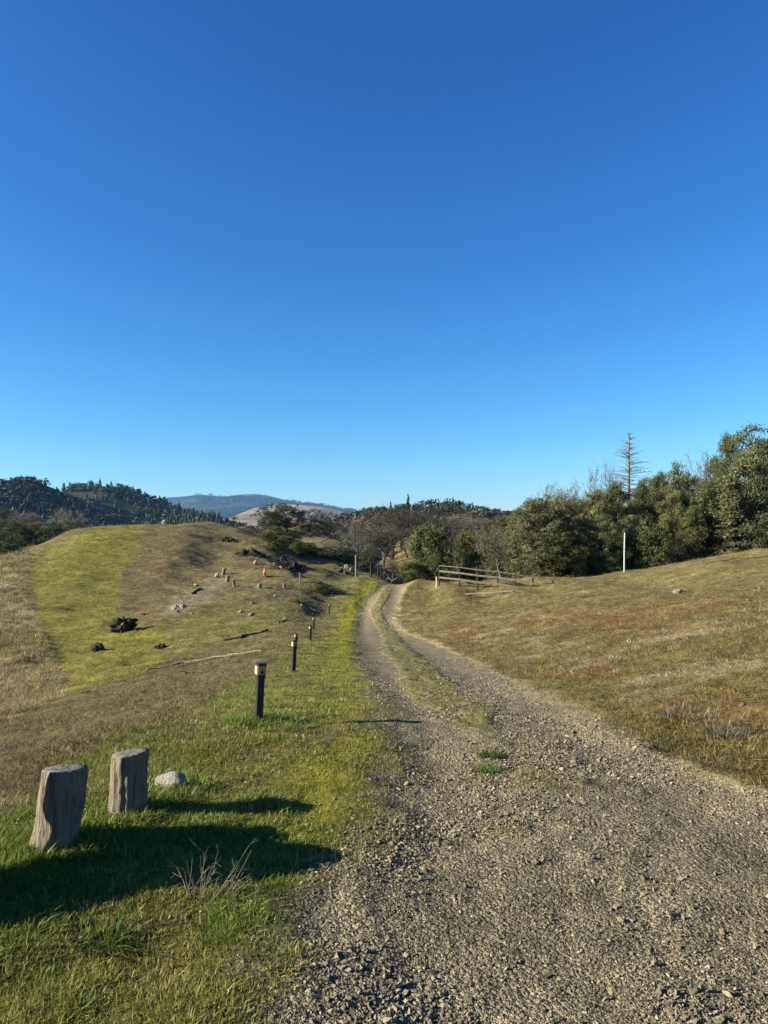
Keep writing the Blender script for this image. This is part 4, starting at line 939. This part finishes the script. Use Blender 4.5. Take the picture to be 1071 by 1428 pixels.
for a in (
 ('oak', 2, 1052, 603, 110, 62, 'tall dark evergreen tree at the right picture edge, highest of the tree line'),
 ('oak', 0, 1112, 588, 110, 64, 'tall evergreen mostly cut off by the right picture edge'),
 ('oak', 1, 1018, 602, 46, 67, 'narrow evergreen whose crown leans left on the skyline beside the tallest tree'),
 ('fir', 1, 1022, 668, 66, 61, 'yellow green fir in front of the tallest tree at the right'),
 ('lichen', 0, 988, 640, 66, 70, 'grey twiggy tree with sky showing through left of the leaning crown'),
 ('oak', 0, 985, 668, 70, 64, 'dense evergreen under the grey twiggy tree'),
 ('oak', 2, 953, 652, 68, 66, 'rounded evergreen with ragged top, second from the right group gap'),
 ('olive', 0, 935, 690, 56, 63, 'olive tree below the rounded ragged evergreen'),
 ('oak', 1, 916, 656, 46, 67, 'pointed evergreen just right of the dead conifer'),
 ('olive', 1, 893, 672, 56, 65, 'olive green tree under the dead conifer, its right side'),
 ('dead', 0, 877, 602, 128, 70, 'bare dead conifer standing above the tree line against the sky'),
 ('oak', 0, 858, 668, 64, 66, 'broad evergreen left of the dead conifer'),
 ('lichen', 1, 838, 657, 50, 69, 'thin grey branches rising behind the broad evergreen left of the dead conifer'),
 ('olive', 0, 824, 686, 62, 63, 'olive tree with bushy top left of the white pole'),
 ('lichen', 2, 787, 684, 50, 67, 'grey lichened tree with airy top between the wide evergreen and the olive tree'),
 ('tiered', 0, 750, 696, 118, 61, 'wide grey green evergreen with a pointed top behind the fence end'),
 ('olive', 0, 778, 700, 70, 64, 'broad olive tree rising between the wide grey green evergreen and the bushy olive tree'),
 ('olive', 1, 732, 716, 76, 64, 'olive tree with rounded top just behind the wide grey green evergreen'),
 ('lichen', 0, 757, 681, 100, 64, 'grey lichened treetop rising behind the wide grey green evergreen'),
 ('oak', 1, 724, 706, 44, 72, 'dark tree on the left shoulder of the wide grey green evergreen'),
 ('lichen', 1, 700, 738, 76, 63, 'grey lichened low oak behind the middle of the fence'),
 ('olive', 1, 800, 735, 58, 60, 'low olive tree just left of the white pole, behind the slope'),
 ('oak', 2, 845, 722, 62, 60.5, 'dark evergreen directly behind the white pole'),
 ('bush', 0, 912, 740, 62, 60, 'rounded bright green bush right of the white pole'),
 ('white', 0, 988, 738, 78, 60, 'low tree with pale crooked branches at the edge of the right slope'),
 ('scrub', 0, 944, 755, 50, 59.5, 'grey bare shrub left of the pale crooked tree'),
 ('scrub', 1, 930, 768, 44, 59, 'low grey brush at the slope edge between bush and pale crooked tree'),
 ('darkbush', 0, 1062, 715, 62, 60, 'dark bush at the right picture edge on the slope'),
 ('oak', 0, 880, 715, 54, 62, 'dark evergreen between the white pole and the bright bush'),
 ('olive', 1, 965, 705, 54, 62, 'olive tree above the pale crooked tree'),
 ('oak', 1, 772, 735, 56, 60.5, 'dark evergreen between the wide grey green evergreen and the low olive tree'),
 ('dark', 0, 655, 768, 46, 66, 'dark tree directly behind the left part of the fence'),
 ('dark', 1, 690, 722, 60, 90, 'dark tree in the gap left of the wide grey green evergreen'),
 ('oak', 0, 706, 716, 62, 76, 'dark evergreen in the second row left of the wide grey green evergreen'),
 ('oak', 2, 742, 702, 66, 78, 'dark evergreen in the second row behind the wide grey green evergreen'),
 ('oak', 1, 805, 692, 62, 76, 'dark evergreen in the second row between grey lichened tree and bushy olive tree'),
 ('dark', 0, 842, 684, 66, 75, 'dark broad tree in the second row left of the broad evergreen'),
 ('oak', 2, 905, 672, 66, 77, 'evergreen in the second row right behind the dead conifer'),
 ('dark', 1, 938, 668, 66, 76, 'dark tree in the second row behind the rounded ragged evergreen'),
 ('oak', 0, 972, 660, 62, 75, 'evergreen in the second row below the grey twiggy tree'),
 ('oak', 1, 1004, 634, 60, 72, 'evergreen in the second row left behind the leaning crown'),
 ('oak', 2, 1082, 604, 90, 70, 'tall evergreen in the second row at the right picture edge'),
 ('lichen', 2, 1150, 600, 110, 66, 'grey tree beyond the right picture edge'),
): tree(*a[:7 - 1], a[6], G1)
G2 = 'trees and bushes beyond the road crest'
for a in (
 ('bush', 0, 600, 737, 62, 64, 'yellow green leafy bush left above the fence end'),
 ('bush', 1, 655, 738, 48, 68, 'olive green bushy tree behind the second fence post'),
 ('bush', 1, 575, 783, 40, 62, 'low dark green bush at the road crest right of the gate posts'),
 ('bush', 0, 612, 775, 46, 62, 'low green bush directly behind the left fence post'),
 ('scrub', 0, 546, 778, 44, 63, 'bare grey shrub at the road crest right of the gate posts'),
 ('scrub', 1, 625, 758, 50, 66, 'grey twiggy shrub between the two yellow green bushes'),
 ('darkbush', 0, 512, 770, 36, 75, 'dark bush behind the gate posts'),
 ('darkbush', 0, 482, 764, 48, 78, 'dark bush behind the thin pole'),
 ('darkbush', 0, 452, 762, 52, 78, 'dark bush between the green bushes and the thin pole'),
 ('bush', 0, 424, 756, 50, 75, 'dark green bush right of the bright bush behind the saddle'),
 ('brightbush', 0, 388, 736, 56, 71, 'bright yellow green bush at the back of the saddle'),
 ('rusty', 0, 360, 735, 56, 76, 'brown twiggy shrub left of the bright bush'),
 ('lichen', 0, 500, 735, 60, 100, 'low grey leafless oak left of the bare oak group'),
 ('bare', 0, 520, 722, 60, 118, 'leafless oak, left end of the bare oak group'),
 ('bare', 1, 545, 712, 66, 128, 'leafless oak, tall, second from the left of the bare group'),
 ('bare', 2, 568, 706, 72, 122, 'leafless oak with dark trunk in the middle of the bare group'),
 ('bare', 3, 598, 710, 66, 130, 'leafless oak right of the middle one in the bare group'),
 ('bare', 0, 625, 714, 62, 118, 'leafless oak above the yellow green bush'),
 ('bare', 2, 652, 722, 58, 124, 'leafless oak right of the bare group, above the olive bush'),
 ('bare', 1, 478, 728, 56, 128, 'small leafless oak above the dark bushes by the thin pole'),
 ('lichen', 2, 536, 735, 58, 104, 'grey twiggy oak low in front of the bare group'),
 ('lichen', 1, 588, 733, 60, 100, 'grey green twiggy oak above the low bush beyond the crest'),
 ('dark', 0, 612, 722, 40, 112, 'dark evergreen among the bare oaks'),
 ('bare', 3, 680, 722, 56, 128, 'leafless oak left of the dark tree by the wide evergreen'),
 ('scrub', 1, 492, 775, 40, 82, 'grey shrub between the dark bushes and the gate posts'),
 ('bare', 1, 532, 716, 60, 150, 'leafless oak in the second row, behind the left end of the bare group'),
 ('bare', 3, 560, 711, 64, 155, 'leafless oak in the second row, behind the middle of the bare group'),
 ('bare', 2, 585, 712, 64, 150, 'leafless oak in the second row, right of the middle of the bare group'),
 ('bare', 0, 612, 713, 60, 152, 'leafless oak in the second row above the dark evergreen'),
 ('bare', 1, 640, 718, 60, 150, 'leafless oak in the second row near the right end of the bare group'),
 ('lichen', 0, 505, 728, 56, 150, 'grey leafless oak in the second row at the far left'),
 ('dark', 0, 377, 712, 40, 150, 'dark oak, left one of the dark clump on the far saddle'),
 ('dark', 1, 400, 704, 54, 152, 'tallest dark oak of the clump on the far saddle'),
 ('dark', 0, 432, 722, 48, 158, 'lower dark oak right of the clump on the far saddle'),
 ('dark', 1, 455, 727, 38, 160, 'small dark oak farthest right of the clump on the far saddle'),
): tree(*a[:6], a[6], G2)
G3 = 'trees behind the left hill'
for a in (
 ('dark', 0, -12, 738, 70, 92, 'dark oak cut off by the left picture edge'),
 ('dark', 1, 22, 727, 54, 98, 'dark oak behind the left hill, near the picture edge'),
 ('oak', 1, 48, 726, 50, 100, 'greenish dark oak in the middle of the row behind the left hill'),
 ('dark', 0, 72, 729, 50, 98, 'dark oak fourth along the row behind the left hill'),
 ('oak', 0, 96, 731, 42, 104, 'small dark oak at the right end of the row behind the left hill'),
 ('lichen', 0, 70, 711, 44, 170, 'grey green oak rising behind the row on the left'),
 ('lichen', 1, 106, 714, 40, 175, 'grey green oak farther right behind the row on the left'),
 ('lichen', 2, 38, 716, 40, 170, 'grey oak behind the second and third dark oaks on the left'),
 ('dark', 1, 4, 708, 60, 180, 'dark oak on the slope at the left picture edge'),
): tree(*a[:6], a[6], G3)
tree('bush', 0, 8, 757, 44, 60, 'olive bush at the left picture edge below the dark oaks', None, None, 783)
tree('darkbush', 0, 27, 771, 20, 57, 'small round grey bush on the left flank of the hill', None, None, 790)
tree('darkbush', 0, 111, 737, 14, 71, 'small dark bush on the crest of the left hill', None, None, 747)
# green shrub mound beside the road
h = hit(447, 826); o = None
tree('darkbush', 0, 449, 815, 40, h.y, 'low dark green shrub on the mound left of the road bend')

# ------------------------------------------------------------------ hills beyond
def hill_mat(name, ca, cb, cc, sc, bd):
    ca, cb, cc = dim(ca), dim(cb), dim(cc)
    m, nt, b = newmat(name); n1 = noise_node(nt, sc, 7, .65); n2 = noise_node(nt, sc * 7, 5, .7)
    c = ramp(nt, n1.outputs['Fac'], [(.38, ca), (.53, cb), (.66, cc)]); c = mul(nt, c, ramp(nt, n2.outputs['Fac'], [(.3, (.6, .6, .6)), (.7, (1.35, 1.35, 1.35))]))
    nt.links.new(c, b.inputs['Base Color']); b.inputs['Roughness'].default_value = 1; b.inputs['Specular IOR Level'].default_value = .05
    bump(nt, b, n2.outputs['Fac'], .8, bd); return m
def hill(name, sil, Yr, df, db, z0, mat, seed, rough=.25, nu=220, nv=70):
    sp = np.array(sil, float); px = np.linspace(sp[0, 0], sp[-1, 0], nu); top = np.interp(px, sp[:, 0], sp[:, 1])
    k = np.ones(9) / 9; top = np.convolve(np.pad(top, 4, 'edge'), k, 'valid'); x = (px - CX) / F * Yr; zt = EYE - (top - HY) / F * Yr
    s = np.linspace(0, 1.7, nv); yy = np.where(s <= 1, Yr - df * (1 - s), Yr + db * (s - 1) / .7)
    X, S = np.meshgrid(x, s); Yv = np.repeat(yy[:, None], nu, 1); prof = np.where(S <= 1, S ** 1.15 * (1 - .15 * np.sin(S * math.pi)), 1 - ((S - 1) / .7) ** 1.5)
    sc = 3.2 / df; nz = fbm(X * sc + seed, Yv * sc, seed, 5) - .5; fade = np.clip(S * 2, 0, 1) * np.clip(np.abs(1 - S) * 2.2, .05, 1)
    Z = z0 + (zt[None] - z0) * prof + nz * fade * rough * df * .32
    V = np.stack([X, Yv, Z], -1).reshape(-1, 3); i = np.arange(nu * nv).reshape(nv, nu)
    q = np.stack([i[:-1, :-1], i[:-1, 1:], i[1:, 1:], i[1:, :-1]], -1).reshape(-1, 4)
    tag(link(name, arr_mesh(name, V, q, mat, True)), kind='structure')
    def f(u, t):       # point on the hill, u across 0..1, t up 0..1
        a = np.clip((u * (nu - 1)).astype(int), 0, nu - 1); b = np.clip((t / 1.7 * (nv - 1)).astype(int), 0, nv - 1); return np.stack([X[b, a], Yv[b, a], Z[b, a]], 1)
    return f
H_for = hill_mat('forest_floor', (.035, .045, .025), (.06, .06, .035), (.16, .13, .08), .012, .6)
H_tan = hill_mat('tan_hill_grass', (.16, .135, .095), (.33, .275, .195), (.44, .37, .27), .008, .6)
H_mid = hill_mat('brown_hill_scrub', (.09, .08, .055), (.20, .16, .10), (.36, .28, .17), .03, .5)
H_far = hill_mat('far_forest', (.016, .026, .022), (.026, .038, .028), (.12, .10, .07), .0035, 4)
fA = hill('forested_hill', [(-420, 630), (-150, 652), (0, 669), (40, 667), (62, 677), (90, 694), (130, 713), (180, 735), (230, 752)], 640, 330, 260, -14, H_for, 3)
fB = hill('forested_hill', [(20, 720), (70, 698), (100, 681), (130, 678), (170, 678), (195, 689), (235, 705), (280, 720), (330, 733), (370, 745)], 880, 380, 300, -14, H_for, 7)
fC = hill('forested_hill', [(215, 742), (250, 722), (283, 717), (305, 724), (325, 735), (340, 745)], 560, 140, 160, -8, H_for, 9, .12, 90, 40)
fF = hill('far_ridge', [(-200, 705), (120, 705), (180, 701), (225, 694), (255, 692), (282, 689), (308, 692.5), (350, 688), (372, 690), (400, 698), (450, 704), (500, 713), (560, 722), (800, 728), (1300, 715)], 6500, 2700, 1200, -20, H_far, 12, .12, 500, 80)
fT = hill('tan_hill', [(280, 748), (312, 730), (335, 716), (356, 708), (390, 703), (420, 704), (450, 707), (485, 714), (530, 722), (600, 735)], 1700, 800, 500, -16, H_tan, 15, .14, 260, 80)
fM = hill('brown_hill', [(400, 742), (450, 728), (478, 722), (500, 717), (530, 713), (560, 710), (600, 707), (640, 707), (680, 714), (712, 720), (760, 724), (900, 724), (1200, 712), (1500, 715)], 430, 225, 220, -7, H_mid, 18, .12, 320, 80)

def low_conifer(seed):
    q = np.random.default_rng(seed); V = []; T = []
    for k in range(6):
        z = .06 + k * .155; r = .26 * (1 - k / 6.6) * q.uniform(.85, 1.15); i = len(V); n_ = 8
        for j in range(n_):
            a = j * 6.283 / n_ + q.uniform(-.2, .2); rj = r * q.uniform(.45, 1.2); V.append((math.cos(a) * rj, math.sin(a) * rj, z + q.uniform(-.05, .03)))
        V.append((q.normal(0, .015), q.normal(0, .015), min(1, z + .26)))
        T += [(i + j, i + (j + 1) % n_, i + n_) for j in range(n_)]
    return np.array(V), np.array(T)
def low_broad(seed, nq=64):
    q = np.random.default_rng(seed); d = q.normal(size=(nq, 3)); d /= np.linalg.norm(d, axis=1, keepdims=True); L = q.normal(size=(5, 3)) * np.array([.16, .16, .12])
    c = L[q.integers(0, 5, nq)] + d * np.array([.27, .27, .24]) * q.uniform(.6, 1.1, (nq, 1)) + np.array([0, 0, .52]); c[:, 2] = np.maximum(c[:, 2], .05)
    V, Q, _ = leaf_cards(c, d, .095, np.zeros(nq), seed, .8); T = np.concatenate([Q[:, :3], Q[:, [0, 2, 3]]]); return V, T
LC = [low_conifer(k) for k in range(4)]; LB = [low_broad(k + 20) for k in range(4)]
def forest(name, pts, hs, ws, templ, mat, label, seed):
    q = np.random.default_rng(seed); Vs = []; Ts = []; rn = []; off = 0; pick = q.integers(0, len(templ), len(pts)); az = q.uniform(0, 6.283, len(pts))
    for p, h_, w_, t, a in zip(pts, hs, ws, pick, az):
        V, T = templ[t]; c, s = math.cos(a), math.sin(a)
        Vs.append(np.stack([(V[:, 0] * c - V[:, 1] * s) * w_ + p[0], (V[:, 0] * s + V[:, 1] * c) * w_ + p[1], V[:, 2] * h_ + p[2] - .04 * h_], 1)); Ts.append(T + off); off += len(V)
        rn.append(np.clip(q.uniform(.1, .9) + q.normal(0, .1, len(V)), 0, 1))
    me = arr_mesh(name, np.concatenate(Vs), np.concatenate(Ts), mat); fattr(me, 'rnd', np.concatenate(rn)); return tag(link(name, me), label, None, None, 'stuff')
L_for = leaf_mat('far_conifer', (.036, .050, .030), .5, .15, (.075, .09, .05)); L_fob = leaf_mat('far_oak', (.055, .064, .033), .5, .15, (.12, .12, .065)); L_scr = leaf_mat('far_scrub', (.10, .085, .062), .5, .1, (.18, .155, .115))
def on(f, n_, t0, t1, seed, u0=0., u1=1., clear=None):
    q = np.random.default_rng(seed); u = q.uniform(u0, u1, n_); t = q.uniform(t0, t1, n_); p = f(u, t)
    p[:, 0] += q.normal(0, 1.5, n_); 
    if clear:
        k = fbm(p[:, 0] * clear[0] + seed, p[:, 1] * clear[0], seed, 3) > clear[1]; p = p[k]
    return p
def hw(p, a, b, r, seed): q = np.random.default_rng(seed); h_ = q.uniform(a, b, len(p)); return h_, h_ * q.uniform(r * .8, r * 1.3, len(p))
for nm, f, n_, t0, t1, sd, a, b in (('conifer_forest', fA, 620, .12, 1.0, 1, 9, 15), ('conifer_forest', fB, 620, .1, 1.0, 2, 9, 15), ('conifer_forest', fC, 330, .1, 1.0, 3, 7, 12)):
    p = on(f, n_, t0, t1, sd, .5 if sd == 1 else 0, 1, (.014, .36 if sd < 3 else .2)); hh, ww = hw(p, a * .7, b * .8, 1.25, sd); forest(nm, p, hh, ww, LC, L_for, ('dark conifer forest on the near left hill', 'dark conifer forest on the ridge behind it', 'dark conifers on the small hill right of the forest')[sd - 1], sd)
for nm, f, n_, sd, a, b, lb in (('oak_woodland', fA, 3300, 11, 4, 9, 'rounded oak woodland between the conifers of the left hill'), ('oak_woodland', fB, 3000, 12, 4, 9, 'oak woodland on the ridge behind the left hill')):
    p = on(f, n_, .05, 1.01, sd, .5 if sd == 11 else 0, 1, (.014, .30)); hh, ww = hw(p, a, b, 1.6, sd); forest(nm, p, hh, ww, LB, L_fob, lb, sd)
p = np.concatenate([on(fT, 260, .62, 1.0, 21, .3, 1, (.006, .45)), on(fT, 60, .2, .8, 22, .1, 1, (.006, .5))]); hh, ww = hw(p, 7, 13, 1.5, 5); forest('far_woodland', p, hh, ww, LB, L_fob, 'tree clumps scattered over the far tan hill', 25)
p = on(fF, 2600, .35, 1.0, 27, .1, .52, (.0012, .30)); hh, ww = hw(p, 14, 26, 3.2, 6); forest('far_forest', p, hh, ww, LB, L_for, 'blue hazy forest on the farthest ridge', 28)
p = on(fM, 900, .05, .97, 31, .0, .8, (.02, .40)); hh, ww = hw(p, 2.2, 4.5, 1.7, 7); forest('scrub', p, hh, ww, LB, L_scr, 'grey brown scrub covering the hill beyond the bare oaks', 32)
p = np.concatenate([on(fM, 300, .3, .98, 33, .0, .8, (.018, .48)), on(fM, 260, .84, .99, 35, .05, .5, (.02, .3))]); hh, ww = hw(p, 3, 5.5, 1.3, 8); forest('hill_oaks', p, hh, ww, LB, L_fob, 'dark evergreen oaks dotted over the hill beyond the bare oaks', 34)
# single trees on the skyline of the brown hill
sky_m = []
for k in range(3):
    V, T = LB[k]; me = arr_mesh('skyline_oak', V, T, L_fob); fattr(me, 'rnd', RNG.random(len(V)) * .6); sky_m.append(('skyline_oak', me))
for k in range(2):
    V, T = LC[k]; me = arr_mesh('skyline_pine', V, T, L_for); fattr(me, 'rnd', RNG.random(len(V)) * .6); sky_m.append(('skyline_pine', me))
q = np.random.default_rng(9)
for i, (px, hp, k) in enumerate([(499, 8, 3), (505, 7, 0), (513, 9, 1), (520, 9, 2), (527, 8, 0), (534, 8, 1), (547, 11, 4), (552, 8, 3), (558, 7, 0), (565, 9, 1), (572, 17, 3), (580, 8, 2), (588, 9, 0), (594, 11, 1), (601, 12, 2), (608, 11, 0), (614, 8, 1), (621, 10, 2), (628, 12, 0), (634, 12, 4), (641, 11, 1), (648, 9, 2), (654, 8, 0), (661, 9, 3), (668, 8, 1), (675, 8, 2), (682, 7, 0), (690, 7, 1), (699, 8, 4), (706, 7, 2)]):
    u = (px - 400) / 1100.0; p = fM(np.array([u]), np.array([1.0]))[0]; nm, me = sky_m[k]; H_ = hp / F * 430 * 1.35; o = link(nm, me); o.location = (p[0], p[1], p[2] - .3); wd = H_ * (1.35 if k < 3 else .9); o.scale = (wd, wd, H_); o.rotation_euler = (0, 0, i * 1.1)
    if hp == 17: tag(o, 'tallest dark pine on the skyline of the brown hill', 'tree', 'trees on the brown hill skyline')
    else: tag(o, 'small dark oak on the skyline of the brown hill' if k < 3 else 'small dark pine on the skyline of the brown hill', 'tree', 'trees on the brown hill skyline')
# ------------------------------------------------------------------ air
def haze():
    m = bpy.data.materials.new('haze'); m.use_nodes = True; nt = m.node_tree
    for n_ in list(nt.nodes):
        if n_.type == 'BSDF_PRINCIPLED': nt.nodes.remove(n_)
    v = nt.nodes.new('ShaderNodeVolumePrincipled'); v.inputs['Density'].default_value = HAZE; v.inputs['Color'].default_value = (.28, .58, 1, 1); v.inputs['Anisotropy'].default_value = .2
    nt.links.new(v.outputs[0], nt.nodes['Material Output'].inputs['Volume'])
    mb = MB(); zb = float(GZ.min()) - 30; mb.box((0, 3700, (zb + 390) / 2), (16600, 9000, 390 - zb)); o = mb.build('haze', m); tag(o, 'thin blue air between the near hills and the far ridge', None, None, 'stuff')
HAZE = .00005
haze()
EXPO = 1.57; SKS = .12 * 2 ** EXPO
SKYC = ((1.78, .0450 / SKS), (1.32, .0985 / SKS), (1.06, .166 / SKS))
# ------------------------------------------------------------------ camera, sun, sky
cam = bpy.data.cameras.new('camera'); co = bpy.data.objects.new('camera', cam); COL.objects.link(co)
co.location = (0, 0, EYE); co.rotation_euler = (math.pi / 2, 0, 0)
cam.sensor_fit = 'VERTICAL'; cam.sensor_height = 36; cam.lens = F * 36 / 1428; cam.shift_y = (HY - 714) / 1428
cam.clip_start = .05; cam.clip_end = 20000
scene.camera = co
EL, AZ = R(22.5), R(12)          # low winter sun, to the left and a little behind the viewer
sun = bpy.data.lights.new('sun', 'SUN'); so = bpy.data.objects.new('sun', sun); COL.objects.link(so)
sun.energy = 5.0; sun.angle = R(.53); sun.color = (1, .92, .74)
so.rotation_euler = Vector((-math.cos(EL) * math.cos(AZ), -math.cos(EL) * math.sin(AZ), math.sin(EL))).to_track_quat('Z', 'Y').to_euler()
so.location = (-40, -5, 25)
w = bpy.data.worlds.new('World'); scene.world = w; w.use_nodes = True
nt = w.node_tree; bg = nt.nodes['Background']
sk = nt.nodes.new('ShaderNodeTexSky'); sk.sky_type = 'NISHITA'; sk.sun_disc = False
sk.sun_elevation = EL; sk.sun_rotation = R(-90) - AZ; sk.dust_density = .1; sk.ozone_density = 5; sk.air_density = 1
sep = nt.nodes.new('ShaderNodeSeparateColor'); cmb = nt.nodes.new('ShaderNodeCombineColor')
nt.links.new(sk.outputs[0], sep.inputs[0])
for k, (gam, amp) in enumerate(SKYC):
    p = nt.nodes.new('ShaderNodeMath'); p.operation = 'POWER'; p.inputs[1].default_value = gam
    q = nt.nodes.new('ShaderNodeMath'); q.operation = 'MULTIPLY'; q.inputs[1].default_value = amp
    nt.links.new(sep.outputs[k], p.inputs[0]); nt.links.new(p.outputs[0], q.inputs[0]); nt.links.new(q.outputs[0], cmb.inputs[k])
nt.links.new(cmb.outputs[0], bg.inputs[0]); bg.inputs[1].default_value = .12
scene.view_settings.view_transform = 'Standard'; scene.view_settings.look = 'None'; scene.view_settings.gamma = 1
scene.view_settings.exposure = EXPO
scene.cycles.volume_max_steps = 32; scene.cycles.max_bounces = 6; scene.cycles.transparent_max_bounces = 8
scene.cycles.volume_bounces = 0
scene.cycles.use_denoising = True
scene.cycles.denoiser = 'OPENIMAGEDENOISE'; scene.cycles.denoising_prefilter = 'NONE'; scene.cycles.denoising_input_passes = 'RGB_ALBEDO_NORMAL'
